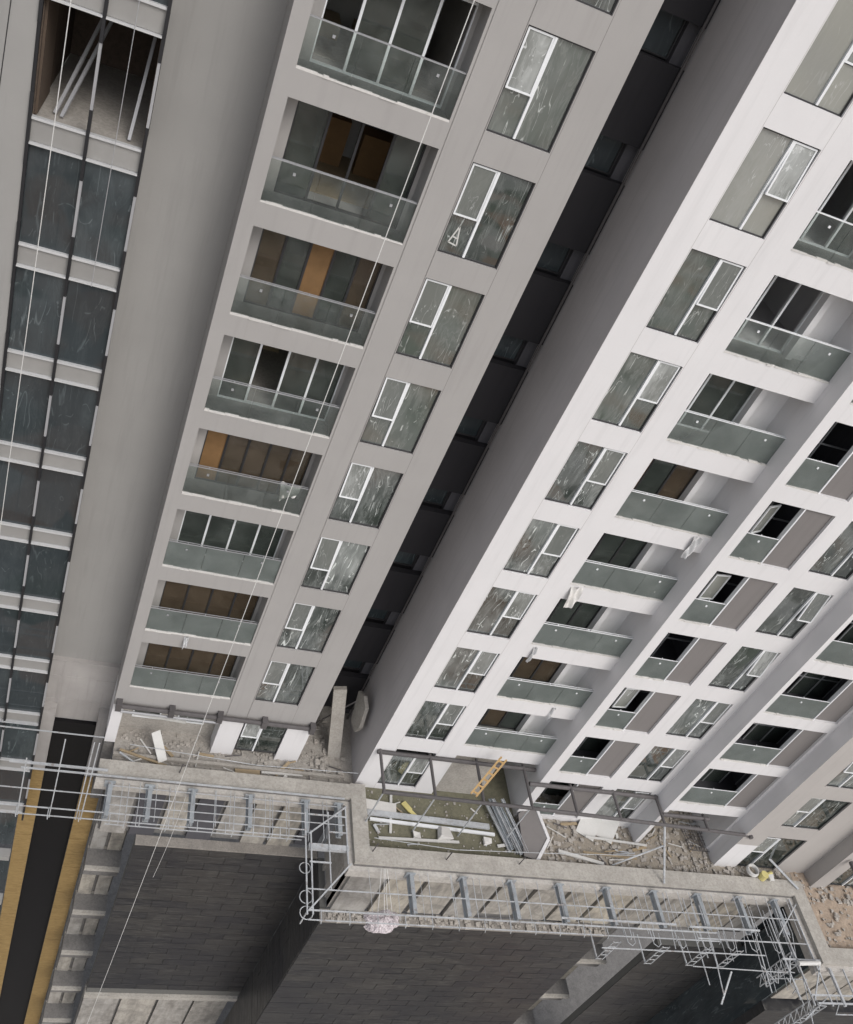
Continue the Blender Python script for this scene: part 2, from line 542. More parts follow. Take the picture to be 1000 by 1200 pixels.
specs_M = {-1: ('gpgp', 'white aluminium'), 0: ('bbbb', 'dark aluminium'), 1: ('bbbb', 'dark aluminium'), 2: ('gggg', 'white aluminium'), 3: ('wbbbb', 'dark aluminium'), 4: ('ghgg', 'white aluminium'),
           5: ('bgwgb', 'dark aluminium'), 6: ('ghhg', 'dark aluminium'), 7: ('hggh', 'white aluminium'), 8: ('gghg', 'white aluminium'), 9: ('gggg', 'dark aluminium')}
for k in range(0, 10):
    z = 3 * k - .1
    b = part('balcony', MB().box(-4.3, -.85, 0, 4.6, -.6, 0), 'grey paint', lt, (0, 0, z))
    part('floor_finish', MB().box(-4.3, -.85, .03, .8, .004, .02), 'balcony screed', b, (0, 0, z))
    m = MB(); m.box(-4.3, -4.0, yB, yB + .15, .02, 2.4); m.box(-4.0, -.95, yB, yB + .15, 2.27, 2.4); m.box(-.95, -.85, yB, yB + .15, .02, 2.4)
    part('rear_wall', m, 'pink grey render' if k in (3, 6) else 'grey paint', b, (0, 0, z))
    railing(b, -4.3, -.85, .05, z, 1.05, 3, True, 'mullion silver')
    sp, fr = specs_M[k]
    door_wall(b, -4.0, -.95, yB + .02, z + .02, 2.25, sp, fr)
for k in range(-1, 10):
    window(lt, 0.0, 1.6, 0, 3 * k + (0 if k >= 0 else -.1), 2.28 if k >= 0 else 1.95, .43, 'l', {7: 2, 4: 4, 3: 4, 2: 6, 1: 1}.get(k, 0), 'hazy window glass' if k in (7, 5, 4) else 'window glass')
mk = [o_ for o_ in lt.children if o_.name.startswith('window')][7]
mb = MB()
for p, q in (((.2, .28), (.33, .74)), ((.33, .74), (.43, .24)), ((.43, .24), (.2, .28)), ((.27, .44), (.37, .42))):
    mb.bar((p[0], .097, 18 + p[1]), (q[0], .097, 18 + q[1]), .035, .004, (0, 1, 0))
part('chalk_mark', mb, 'white board', mk)
for x_ in (1.63,): part('wall_joint', MB().box(x_, x_ + .009, -.0025, .001, -1.15, TOP), 'brown panel paint', lt)
# rooms behind the open ground-storey bay
bay = part('ground_bay', MB().box(-4.3, -.85, .7, .9, -3.4, -1.101), 'dusty concrete', lt)
for i, xx in enumerate((-3.9, -2.3)):
    m = MB(); w_ = 1.0
    m.box(xx, xx + .05, .63, .7, -2.6, -1.2); m.box(xx + w_ - .05, xx + w_, .63, .7, -2.6, -1.2); m.box(xx + .05, xx + w_ - .05, .63, .7, -2.6, -2.55); m.box(xx + .05, xx + w_ - .05, .63, .7, -1.25, -1.2)
    part('window_frame', m, 'white aluminium', bay)
    part('pane', MB().box(xx + .05, xx + w_ - .05, .66, .675, -2.55, -1.25), 'window glass', bay)
part('balcony', MB().box(-4.3, -.85, 0, 1.5, -1.1, -.702), 'grey paint', lt)
# recessed blank wall
m = MB()
m.box(-6.95, ML, 1.6, 2.2, -.95, TOP)
part('recessed_wall', m, 'recess grey paint', lt)
m = MB()
m.box(-6.99, ML, 1.5, 2.2, -4.4, -.95)
for zz in (-1.95, -3.3): m.box(-6.95, ML, 1.485, 1.5, zz, zz + .05)
m.box(-6.99, ML, 1.42, 1.5, -1.0, -.95)
part('base_beam', m, 'pink grey render', lt)
# curtain wall
cx = (-9.3, -8.12, -6.95)
yc = .55
for k in range(-3, 10):
    z = 3 * k
    m = MB()
    m.box(cx[0], cx[2], yc - .06, yc + .06, z - .03, z + .03); m.box(cx[0], cx[2], yc - .1, yc + .06, z - .57, z - .53)
    gb = part('glazed_bay', m, 'pale aluminium', lt)
    for i in range(2):
        put('spandrel_panel', cached(('spandrel_panel', i), lambda: MB().box(.03, cx[i + 1] - cx[i] - .03, -.0, .05, -.52, -.03), 'spandrel metal'), gb, (cx[i], yc, z))
        if k != 6:
            put('pane', cached(('curtain_pane', i), lambda: MB().box(.03, cx[i + 1] - cx[i] - .03, .03, .05, .03, 2.42), 'curtain glass'), gb, (cx[i], yc, z))
    for x in cx:
        put('mullion', cached(('mullion_black',), lambda: MB().box(-.035, .035, -.1, .02, -1.05, .55), 'mullion black'), lt, (x, yc, z))
        if x != cx[0]:
            put('mullion', cached(('mullion_silver',), lambda: MB().box(-.03, .03, -.08, .02, .55, 1.95), 'mullion silver' if x != cx[2] else 'spandrel metal'), lt, (x, yc, z))
        else:
            put('mullion', cached(('mullion_black2',), lambda: MB().box(-.03, .03, -.08, .02, .55, 1.95), 'mullion black'), lt, (x, yc, z))
# the open, unglazed storey near the top
m = MB()
m.box(-9.25, -7.0, .62, 5.5, 20.7, 20.9); m.box(-9.25, -7.0, 5.3, 5.5, 17.96, 20.7)
m.box(-9.3, -9.25, .62, 5.5, 17.96, 20.7); m.box(-7.0, -6.95, .62, 5.5, 17.96, 20.7)
part('open_room', m, 'brown interior', lt)
part('room_floor', MB().box(-9.25, -7.0, .62, 5.5, 17.6, 17.955), 'dusty concrete', lt)
for q, (a_, b_) in enumerate((((-8.9, 1.1), (-8.1, 3.9)), ((-8.75, 1.0), (-7.9, 3.9)), ((-7.3, .9), (-7.15, 2.6)))):
    plank_ = MB().bar((a_[0], a_[1], 18.0), (b_[0], b_[1], 20.6), .07, .05)
    part('loose_batten', plank_, 'mullion silver', lt)
m = MB(); m.box(-9.25, -9.2, .75, 2.2, 18.0, 20.4)
part('door_leaf', m, 'brown board', lt)
part('side_wall', MB().box(-6.98, -6.95, .6, 1.6, -4.4, TOP), 'recess grey paint', lt)
part('outer_wall', MB().box(-16, -9.34, .5, 1.2, -35.8, TOP), 'recess grey paint', lt)

r = random.Random(77)
for k in range(3, 9):
    z = 3 * k - .08
    mb = MB()
    for q in range(3): mb.box(-3.9 + q * 1.0, -3.3 + q * 1.0 + r.uniform(0, .3), 2.6 + r.uniform(0, 1.2), 4.2, z + .001, z + r.uniform(.3, 1.2))
    o = part('stored_goods', mb, ('orange board', 'timber', 'white board')[k % 3], lt); o['kind'] = 'stuff'
    part('floor_finish', MB().box(-4.28, -.87, 1.5, 4.58, 3 * k - .098, 3 * k - .085), 'timber' if k in (3, 5, 6) else 'dusty concrete', lt)
# ================================================================== LINK BLOCK IN THE GAP
lk = thing('link_block', 'dark recessed link with black panels in the gap between the two towers', 'building', (3.6, 2.5, -3.4))
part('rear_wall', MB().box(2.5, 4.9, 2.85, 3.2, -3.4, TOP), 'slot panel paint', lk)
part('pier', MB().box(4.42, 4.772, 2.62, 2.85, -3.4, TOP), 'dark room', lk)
part('drain_pipe', MB().tube([(2.62, 2.25, -3.3), (2.62, 2.25, TOP)], .055, 8), 'dark pipe', lk)
part('drain_pipe', MB().tube([(4.66, 2.27, -3.3), (4.66, 2.27, TOP)], .04, 8), 'dark pipe', lk)
for k in range(-1, 10):
    z = 3 * k + 1.15
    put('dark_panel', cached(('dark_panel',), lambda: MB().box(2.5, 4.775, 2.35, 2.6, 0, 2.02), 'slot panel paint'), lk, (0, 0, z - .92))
    w_ = put('window', cached(('slot_window',), lambda: MB().box(3.4, 3.44, 2.74, 2.85, 1.12, 2.05).box(4.36, 4.4, 2.74, 2.85, 1.12, 2.05).box(3.44, 4.36, 2.74, 2.85, 1.12, 1.15), 'dark aluminium'), lk, (0, 0, z))
    put('pane', cached(('slot_pane',), lambda: MB().box(3.44, 4.36, 2.8, 2.815, 1.15, 2.05), 'curtain glass'), w_, (0, 0, z))

# ================================================================== RIGHT (WHITE, STEPPED) TOWER
rt = thing('apartment_tower', 'white stepped apartment tower on the right with windows, loggias and brown panels in forward-stepping bays', 'building', (14, 3, -3.4))
yN, yQ, yR, yS, yT = -.79, -1.45, -2.2, -2.9, -3.55
xN, xQ, xR, xS, xT = 4.78, 11.57, 17.0, 20.75, 25.6
N0, N1, NB = 5.62, 7.23, 8.05
m = MB()
m.box(xN, N0, yN, yN + .3, -3.4, TOP)
m.box(N1, NB, yN, yN + .3, -3.4, TOP); m.box(7.8, NB, yN + .3, 4.4, -3.4, TOP)
for k in range(-1, 11): m.box(N0, N1, yN, yN + .3, 3 * k - .72 if k > -1 else -3.4, 3 * k + .02 if k > -1 else -3.12)
# Q bay
m.box(xQ, 11.97, yQ, yQ + .25, -3.4, TOP); m.box(xQ, 11.8, yQ + .25, 4.4, -3.4, TOP)
m.box(14.35, 15.0, yQ, yQ + .25, -3.4, TOP); m.box(14.35, 14.6, yQ + .25, 4.4, -3.4, TOP)
m.box(16.65, xR, yQ, yQ + .25, -3.4, TOP)
for k in range(-1, 11):
    m.box(11.97, 14.35, yQ, yQ + .25, 3 * k - .7 if k > -1 else -3.4, 3 * k - .1)
    m.box(15.0, 16.65, yQ, yQ + .25, 3 * k - .72 if k > -1 else -3.4, 3 * k)
m.box(xS, 21.0, yS + .3, 4.4, -3.4, TOP); m.box(xS - .004, xS - .0005, yS + .004, yS + .3, -1.55, TOP)
# R bay
m.box(xR, 17.2, yR, yR + .25, -3.4, TOP); m.box(xR, 17.15, yR + .25, 4.4, -3.4, TOP)
m.box(20.6, xS, yR, yR + .25, -3.4, TOP); m.box(20.6, xS, yR + .25, 4.4, -3.4, TOP)
for k in range(0, 11): m.box(17.2, 20.6, yR, yR + .25, 3 * k - .68, 3 * k - .1)
part('facade_wall', m, 'white paint', rt)
m = MB()
m.box(xS, 21.87, yS, yS + .3, -1.55, TOP)
m.box(23.92, xT, yS, yS + .3, -3.4, TOP)
for k in range(0, 11): m.box(21.87, 23.92, yS, yS + .3, 3 * k - .8, 3 * k)
m.box(xT, 26.4, yT, yT + .3, -3.4, TOP); m.box(xT, 25.9, yT + .3, 4.4, -3.4, TOP); m.box(28.1, 34, yT, yT + .3, -3.4, TOP)
for k in range(0, 11): m.box(26.4, 28.1, yT, yT + .3, 3 * k - .8, 3 * k)
part('facade_wall', m, 'warm grey paint', rt)
part('base_pier', MB().box(xS, 21.87, yS, yS + .3, -3.4, -1.553), 'white paint', rt)
part('side_wall', MB().box(xN - .004, xN + .2, yN + .31, 4.4, -3.4, TOP).box(xN - .004, xN - .0005, yN + .004, yN + .31, -3.4, TOP), 'side grey paint', rt)
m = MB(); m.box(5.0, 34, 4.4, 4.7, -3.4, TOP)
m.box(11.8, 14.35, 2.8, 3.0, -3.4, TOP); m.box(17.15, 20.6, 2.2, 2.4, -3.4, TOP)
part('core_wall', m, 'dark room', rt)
for k in range(-1, 10):
    big = k >= 0
    window(rt, N0, N1, yN, 3 * k + (.02 if big else -.12), 2.26 if big else 2.1, .56, 'r', {7: 4, 6: 2, 3: 1}.get(k, 0), 'pale window glass' if k >= 7 else 'hazy window glass' if k >= 5 else 'window glass')  # panes get paler upwards, reflected brightness painted into the glass
specs_N = {9: ('ghg', 'white aluminium'), 8: ('ggg', 'white aluminium'), 7: ('ghg', 'white aluminium'), 6: ('ghh', 'white aluminium'), 5: ('ggg', 'white aluminium'), 4: ('wgb', 'dark aluminium'),
           3: ('ggg', 'dark aluminium'), 2: ('ggg', 'dark aluminium'), 1: ('bbb', 'dark aluminium'), 0: ('gbg', 'dark aluminium')}
yNB = .2
for k in range(0, 10):
    z = 3 * k
    b = part('balcony', MB().box(NB, xQ, yN, yNB + .2, -.68, 0).box(NB, xQ, yNB + .2, 4.4, -.5, 0), 'white paint', rt, (0, 0, z))
    part('floor_finish', MB().box(NB, xQ, yN + .04, yNB + .1, .004, .02), 'balcony screed', b, (0, 0, z))
    m = MB(); m.box(10.42, xQ, yNB, yNB + .15, .02, 2.32); m.box(NB, 10.42, yNB, yNB + .15, 2.27, 2.32); m.box(10.42, xQ, yNB - .06, yNB, .02, .12)
    m.box(10.42, 10.62, yNB - .25, yNB, .02, 2.32)
    part('rear_wall', m, 'white paint', b, (0, 0, z))
    railing(b, NB, xQ, yN + .05, z, 1.03, 3, True)
    sp, fr = specs_N[k]
    door_wall(b, NB, 10.42, yNB + .02, z + .02, 2.25, sp, fr)
for x_ in (N0 - .03, N1 + .03): part('wall_joint', MB().box(x_, x_ + .008, yN - .0025, yN + .001, -3.4, TOP), 'warm grey paint', rt)
bay = part('ground_bay', MB().box(NB, 10.1, -.62, -.3, -3.4, -.7).box(10.3, xQ, .9, 1.1, -3.4, -.7), 'dusty concrete', rt)
# Q column: little loggia + brown infill panel, and a casement window
def loggia(x0, xp, x1, y, z, zt, inner, rail_h=1.05):
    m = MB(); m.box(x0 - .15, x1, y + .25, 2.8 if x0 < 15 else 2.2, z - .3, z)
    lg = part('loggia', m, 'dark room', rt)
    part('shade_lining', MB().box(x1 - .03, x1 - .003, y + .3, 2.2, z + .01, z + zt), 'dark room', lg)  # added dark sheet, paints shade over the white inner wall
    n_ = 1 if xp - x0 < 1.5 else 3                                     # balcony door a metre behind the opening
    w_ = (x1 - .05 - x0) / (n_ + 1)
    def fr():
        m = MB()
        for i in range(n_ + 2): m.box(i * w_ - .025, i * w_ + .025, 0, .05, 0, 2.3)
        for i in range(n_ + 1): m.box(i * w_ + .025, (i + 1) * w_ - .025, 0, .05, 1.0, 1.04)
        return m
    put('door_frame', cached(('door_frame', n_, round(w_, 2)), fr, 'mullion silver'), lg, (x0, y + 1.15, z + .01))
    for i in range(n_ + 1):
        if (i + int(z)) % 3: put('door_pane', cached(('door_pane', 'loggia', n_, round(w_, 2)), lambda: MB().box(.03, w_ - .03, .02, .035, .02, 2.28), 'door glass'), lg, (x0 + i * w_, y + 1.15, z + .01))
    railing(lg, x0, xp, y + .06, z, rail_h, 1, False)
    put('corner_post', cached(('corner_post', zt), lambda: MB().box(0, .05, -.03, .12, 0, zt), 'white aluminium'), lg, (xp, y + .06, z))
    put('infill_panel', cached(('infill_panel', round(x1 - xp, 2), zt), lambda: MB().box(.05, x1 - xp, 0, .06, 0, zt), 'brown panel paint'), lg, (xp, y + .1, z))
    if inner:                                                          # an open white casement standing inside the loggia
        a = inner
        f = MB(); w, h, t_ = .62, 1.15, .05
        f.box(0, t_, 0, .05, 0, h); f.box(w - t_, w, 0, .05, 0, h); f.box(t_, w - t_, 0, .05, 0, t_); f.box(t_, w - t_, 0, .05, h - t_, h)
        put('inner_sash', cached(('inner_sash',), lambda: f, 'white aluminium'), lg, (x0 + .5, y + .42, z + .75), (0, 0, a))
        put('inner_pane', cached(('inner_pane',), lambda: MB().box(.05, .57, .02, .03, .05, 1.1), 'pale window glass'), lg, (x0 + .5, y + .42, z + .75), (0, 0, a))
    return lg
for k in range(-1, 10):
    if k >= 0: loggia(11.97, 13.22, 14.35, yQ, 3 * k - .1, 2.4, {4: .45, 3: .15, 1: .1}.get(k, 0))
    else: loggia(11.97, 13.22, 14.35, yQ, -3.4, 2.6, 0)
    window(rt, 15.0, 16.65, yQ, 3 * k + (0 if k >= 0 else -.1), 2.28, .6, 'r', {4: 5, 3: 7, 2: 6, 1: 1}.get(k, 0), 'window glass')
for k in range(-1, 9):
    if k >= 0: loggia(17.2, 19.48, 20.6, yR, 3 * k - .1, 2.42, 0)
    if k in (1, 2):
        m = MB()
        for q in range(3): m.bar((17.9 + q * .45, yR + 1.5, 3 * k - .1), (18.1 + q * .45, yR + 1.9, 3 * k + 2.1), .04)
        part('loose_batten', m, 'mullion silver', rt)
for k in range(-1, 7):
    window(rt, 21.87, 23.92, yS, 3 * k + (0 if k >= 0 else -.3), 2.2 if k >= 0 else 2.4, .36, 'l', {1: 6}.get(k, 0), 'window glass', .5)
for k in range(-1, 3):
    window(rt, 26.4, 28.1, yT, 3 * k + (0 if k >= 0 else -.1), 2.2, .5, 'r', 0)
m = MB()
m.box(17.2, 20.6, .2, .4, -3.4, -.7)
part('ground_bay', m, 'dusty concrete', rt)
for i, x in enumerate((17.5, 18.6, 19.6)):
    m = MB(); m.bar((x, -.4, -3.4), (x + .5, .15, -1.0), .3, .06)
    part('loose_board', m, 'white board', rt)

# ================================================================== PODIUM
pd = thing('podium_building', 'podium under the towers with concrete parapet, panelled storey and black stone cladding', 'building', (10, 0, -35.9))
ZP, ZR, ZS = -3.0, -3.4, -7.4
yM0, yP0 = -1.6, -4.17
xP, xP2 = 4.5, 24.2
m = MB()
m.box(-4.72, xP, yM0, -1.0, ZR - .15, ZP)                       # left parapet
m.box(xP, 5.1, yP0, -.95, ZR - .15, ZP)                         # return
m.box(5.1, 24.85, yP0, -3.5, ZR - .15, ZP)                      # front
m.box(xP2, 24.85, -7.0, yP0, ZR - .15, ZP)                      # jog
m.box(24.85, 34, -7.0, -6.35, ZR - .15, ZP)
part('parapet', m, 'concrete', pd)
m = MB()                                                        # flashing lip under the parapet
m.box(-4.75, xP - .0, yM0 - .2, yM0, ZR - .25, ZP - .2)
m.box(xP - .2, xP, yP0 - .2, yM0 - .2, ZR - .25, ZP - .2)
m.box(xP, xP2 - .2, yP0 - .2, yP0, ZR - .25, ZP - .2)
m.box(xP2 - .2, xP2, -7.2, yP0, ZR - .25, ZP - .2)
m.box(xP2, 34, -7.2, -7.0, ZR - .25, ZP - .2)
part('coping_lip', m, 'pale coping', pd)
m = MB()                                                        # dark open joint between parapet and coping
m.box(-4.74, xP, yM0 - .03, yM0 - .001, ZP - .199, ZP - .12); m.box(xP, xP2, yP0 - .03, yP0 - .001, ZP - .199, ZP - .12)
part('shadow_joint', m, 'dark concrete', pd)
part('roof_deck', MB().box(-4.3, 5.0, -1.0, 3, ZR - .15, ZR), 'dusty concrete', pd)
part('roof_deck', MB().box(5.1, 11.6, -3.5, 2, ZR - .15, ZR), 'green membrane', pd)
def bumpy(x0, x1, y0, y1, z, n, amp, sd):
    r = random.Random(sd); mb = MB()
    nx, ny = n
    for j in range(ny + 1):
        for i in range(nx + 1):
            e = 0 if i in (0, nx) or j in (0, ny) else 1
            mb.v.append((x0 + (x1 - x0) * i / nx, y0 + (y1 - y0) * j / ny, z + e * r.random() ** 2 * amp))
    for j in range(ny):
        for i in range(nx):
            a = j * (nx + 1) + i
            mb.f.append((a, a + 1, a + nx + 2, a + nx + 1)); mb.mi.append(0)
    mb.smooth = True
    return mb
part('roof_deck', bumpy(11.6, 24.85, -3.5, 2, ZR, (90, 38), .07, 3), 'rubble ground', pd)
part('roof_deck', bumpy(24.85, 34, -6.35, 2, ZR + .02, (60, 50), .1, 4), 'earth fill', pd)
part('roof_kerb', MB().box(-4.3, 4.2, -.62, -.5, ZR, ZR + .18), 'dusty concrete', pd)
# storey of tall panels with open dark joints under the parapet
def panels(x0, x1, y, z0, z1, w, gap, sd, dark=0):
    r = random.Random(sd)
    n = max(1, round((x1 - x0) / (w + gap)))
    p = (x1 - x0) / n
    bk = part('storey_wall', MB().box(x0, x1, y + .16, y + .4, z0, z1), 'dark concrete', pd)
    for i in range(n):
        dz = r.choice((0, 0, .25, .5))
        dk = r.random() < dark  # dark-room panels stand in for black openings, their shade painted on
        put('wall_panel', cached(('wall_panel', round(p, 2), dz, z0, z1, dk), lambda: MB().box(gap / 2, p - gap / 2, 0, .13, z0 + dz, z1), ('curtain glass' if x0 > 10 else 'dark room') if dk else 'panel wall'), bk, (x0 + i * p, y + r.uniform(0, .04), 0))
panels(-4.2, 4.4, -1.3, ZS + .0, ZR - .31, .95, .16, 1, .35)
panels(4.78, 17.4, -3.85, ZS + .0, ZR - .31, 1.32, .2, 2)
panels(17.4, 24.6, -3.85, ZS - .1, ZR - .31, 1.3, .13, 9, .55)
m = MB(); m.box(4.78, 5.0, -3.7, -1.1, ZS, ZR - .31); m.box(4.7, 4.78, -3.3, -2.9, ZS, ZR - .31); m.box(4.66, 4.78, -2.2, -2.0, ZS, ZR - .31)
part('storey_wall', m, 'dusty concrete', pd)
# black stone
def stone_wall(x0, x1, y, z1, z0, tw, th, face, nm='stone_wall', tiles=True, sd=1, joined=False):
    r = random.Random(sd)
    nx = max(1, round((x1 - x0) / tw)); nz = max(1, round((z1 - z0) / th))
    w, h = (x1 - x0) / nx, (z1 - z0) / nz
    zb = -21.19 if x0 < 0 and face == 'y' else -35.8
    if face == 'y': bk = part(nm, MB().box(x0, x1, y + .03, y + .33, zb, z1), 'stone joint', pd)
    else: bk = part(nm, MB().box(y + .03, y + .28, x0, x1, -35.8, z1), 'stone joint', pd)
    J = MB()
    for j in range(nz):
        for i in range(nx):
            off = (.5 * w if j % 2 else 0)
            a0 = x0 + i * w + (off if i else 0)
            a1 = min(x1, x0 + (i + 1) * w + off)
            d = r.uniform(0, .012)
            g_ = .02
            if face == 'y': B = lambda mb: mb.box(0, a1 - a0 - g_, 0, .035, 0, h - g_)
            else: B = lambda mb: mb.box(0, .035, 0, a1 - a0 - g_, 0, h - g_)
            zz = z1 - (j + 1) * h
            if joined:
                (J.box(a0, a1 - g_, y - d, y + .03, zz, zz + h - g_) if face == 'y' else J.box(y - d, y + .03, a0, a1 - g_, zz, zz + h - g_))
                continue
            me = cached(('stone_tile', face, round(a1 - a0, 2), round(h, 2)), lambda: B(MB()), 'black stone')
            put('stone_tile', me, bk, (a0, y - d, zz) if face == 'y' else (y - d, a0, zz))
    if joined:
        o = part('stone_tile', J, 'black stone', bk); o['kind'] = 'stuff'
    return bk
stone_wall(-2.75, 4.5, -1.63, ZS, -20.6, 1.45, .55, 'y', sd=1)
stone_wall(4.5, 17.2, -4.25, ZS, -17.85, 1.41, .55, 'y', sd=2)
stone_wall(-4.2, -1.66, 4.47, ZS, -18.2, 1.25, .55, 'x', sd=3, joined=True)
stone_wall(20.3, 24.9, -4.25, ZS - .6, -20, 1.3, .7, 'y', sd=4, joined=True)
part('stone_base', MB().box(4.47, 17.2, -4.26, -4.222, -35.8, -17.86), 'black stone', pd)
part('stone_base', MB().box(4.46, 4.498, -4.2, -1.66, -35.8, -18.21), 'black stone', pd)
m = MB(); m.box(-2.75, 4.45, -1.7, -1.3, ZS + .003, ZS + .06)
m.box(4.47, 17.25, -4.3, -3.8, ZS + .003, ZS + .09)
part('stone_coping', m, 'dirty ledge', pd)
m = MB(); m.box(-2.8, 4.44, -1.75, -1.3, -21.5, -21.2)
part('stone_coping', m, 'concrete', pd)
panels(-2.75, 4.4, -1.2, -35.8, -21.52, 1.5, .13, 6)
# black glazed slot and gold stone pilasters below the recessed wall
part('black_panel', MB().box(-6.5, -5.0, 1.35, 1.5, -35.8, -4.41), 'black glass', pd)
for x0, x1, zt in ((-7.16, -6.5, -7.2), (-5.0, -4.25, -7.3)):
    n = 12; hh = (35.8 + zt) / n
    bk = part('gold_pilaster', MB().box(x0 + .02, x1 - .02, 1.0, 1.6, -35.8, zt), 'stone joint', pd)
    for j in range(n):
        put('gold_tile', cached(('gold_tile', x0), lambda: MB().box(0, x1 - x0, 0, .05, .0, hh - .02), 'gold stone'), bk, (x0, .95 - R.uniform(0, .008), zt - (j + 1) * hh))
    part('column', MB().box(x0, x1, .98, 1.6, zt + .003, -3.5), 'pink grey render', pd)
part('roof_beam', MB().box(-4.66, -4.3, -.0, 1.4, -7.2, -3.56), 'dark concrete', pd)
# open bays between the gold pilaster and the stone, and between the two stone faces
for (x0, x1, y, zs, sd) in ((-4.2, -2.8, -.45, (-7.7, -11.8, -15.75, -19.8, -23.8, -27.8, -31.8), 21), (17.25, 20.3, -3.2, (-8.3, -12.3, -16.3, -20.3, -24.3), 22)):
    for z in zs:
        part('bay_slab', MB().box(x0, x1, y, y + 2.6, z - .18, z), 'concrete', pd)
        part('floor_finish', MB().box(x0, x1, y + .14, y + .9, z + .004, z + .02), 'dark concrete', pd)
        panels(x0, x1, y + .85, z + .03, z + 3.7, .5 if x0 < 0 else 1.3, .14, sd + int(z))
        part('bay_beam', MB().box(x0, x1, y + .2, y + .8, z - .9, z - .181), 'dark concrete', pd)
# dark glazed front at the far left, below the curtain wall
for z in (-9.5, -13.5, -17.5, -21.5, -25.5):
    part('dark_glazing', MB().box(-9.3, -7.2, .9, 1.0, z - 3.3, z - .3), 'curtain glass', pd)
    part('bay_slab', MB().box(-9.3, -7.2, .7, 1.1, z - .297, z), 'spandrel metal', pd)
# right-hand corner below the jog
part('dark_glazing', MB().box(24.95, 34, -4.0, -3.8, -35.8, ZR - .31), 'curtain glass', pd)
part('column', MB().box(26.9, 27.5, -4.6, -4.003, -35.8, ZR - .31), 'dusty concrete', pd)
panels(24.9, 34, -6.6, -7.5, ZR - .31, 1.3, .15, 31, .2)
part('dark_glazing', MB().box(24.6, 24.7, -6.6, -4.26, -35.8, ZR - .31), 'curtain glass', pd)
part('stone_wall', MB().box(24.62, 34, -7.0, -6.3, -35.8, -7.71), 'black stone', pd)
part('storey_wall', MB().box(24.9, 34, -6.2, -4.7, -7.7, -7.5), 'dusty concrete', pd)

# ================================================================== STEEL FRAMEWORKS
sf = thing('steel_framework', 'galvanised steel frame of brackets and thin rails along the edge under the grey tower', 'scaffolding', (-2, -2.4, -3.3))
ZF = -3.12
def bracket(par, x, y0, y1):
    L = y0 - y1
    def f():
        mb = MB(); mb.box(-.10, .10, -L, 0, -.12, -.09); mb.box(-.03, .10, -L, 0, .09, .12); mb.box(-.05, -.03, -L, 0, -.09, .12)
        mb.box(-.18, .18, -.03, 0, -.18, .18)
        return mb
    put('bracket', cached(('bracket', round(L, 2)), f, 'blue steel'), par, (x, y0, ZF - .1))
for x in (-4.25, -2.9, -1.4, .66, 2.74, 4.02): bracket(sf, x, -1.81, -3.1)
for (y, z, x0, x1, w) in ((-1.5, -2.92, -7.6, -4.4, .07), (-1.72, -2.9, -7.2, 4.2, .05), (-2.35, ZF, -9.5, 4.3, .03), (-3.0, ZF, -9.5, 2.75, .035), (-3.28, ZF, -9.5, 2.75, .03), (-.2, -2.9, -9.5, -4.7, .035), (.2, -3.2, -9.5, -7, .035)):
    part('rail', MB().bar((x0, y, z), (x1, y, z), w), 'galvanised', sf)
for x in (-7.0, -6.0, -5.15, -5.0):
    part('hanging_rod', MB().bar((x, -3.05, -3.6), (x, -3.05, .9 if x > -6.5 else -.3), .035), 'galvanised', sf)
for x in (-3.6, -2.2, -.6, .1, 1.4, 1.5, 2.1, 3.4):
    part('hanging_rod', MB().tube([(x, -1.8, -3.1), (x, -3.3, -3.1), (x, -3.32, -3.45)], .014, 5), 'galvanised', sf)
x = -9.0
while x < 2.6:
    part('tie', MB().tube([(x, -2.98, ZF + .02), (x, -3.3, ZF + .02), (x + .02, -3.34, ZF - .12)], .015, 5), 'galvanised', sf)
    x += .98
for (y, z, x0, x1, w) in ((-3.15, ZF - .45, -4.2, 2.7, .03), (-2.7, ZF + .03, -4.2, 4.2, .025), (-1.95, ZF, -4.2, 4.2, .025)):
    part('rail', MB().bar((x0, y, z), (x1, y, z), w), 'galvanised', sf)
r = random.Random(19)
for i in range(12):
    x = -3.9 + i * .66 + r.uniform(-.2, .2)
    part('hanging_rod', MB().tube([(x, -1.75, ZF + .06), (x + .02, -2.6, ZF), (x + .04, -3.1 - r.uniform(0, .2), ZF - r.uniform(.0, .4))], .011, 5), 'galvanised', sf)
sf2 = thing('steel_framework', 'galvanised steel frame of brackets, double rails and hoops along the edge under the white tower', 'scaffolding', (12, -5, -3.3))
for x in (6.65, 8.75, 10.75, 12.8, 14.9, 17.1, 19.2, 21.25, 23.1): bracket(sf2, x, yP0 - .21, -5.85)
def rail(p, q, w=.045, mat='galvanised'):
    return part('rail', MB().bar(p, q, w), mat, sf2)
rail((2.75, -5.2, ZF), (24.0, -5.2, ZF), .035)
rail((2.75, -5.95, ZF), (19.5, -5.95, ZF)); rail((2.75, -6.28, ZF), (19.5, -6.28, ZF), .035)
rail((12.5, -5.75, ZF + .1), (17.6, -5.75, ZF + .1), .06); rail((18.2, -5.8, ZF + .1), (21.6, -5.8, ZF + .1), .06)
rail((14, -6.75, ZF), (21.5, -6.75, ZF), .035); rail((18.5, -6.2, ZF), (23.5, -6.2, ZF), .04)
for x, y0, y1, w in ((2.72, -2.3, -6.1, .05), (2.92, -3.0, -6.1, .05), (3.6, -2.2, -5.2, .04), (4.28, -1.9, -4.2, .05)):
    rail((x, y0, ZF), (x, y1, ZF), w)
part('bracket', MB().bar((2.85, -3.58, ZF - .1), (4.35, -3.58, ZF - .1), .2, .18), 'galvanised', sf2)
rail((2.85, -2.35, ZF), (4.3, -2.35, ZF)); rail((2.85, -4.2, ZF), (3.65, -4.2, ZF)); rail((3.6, -3.0, ZF), (4.3, -3.0, ZF))
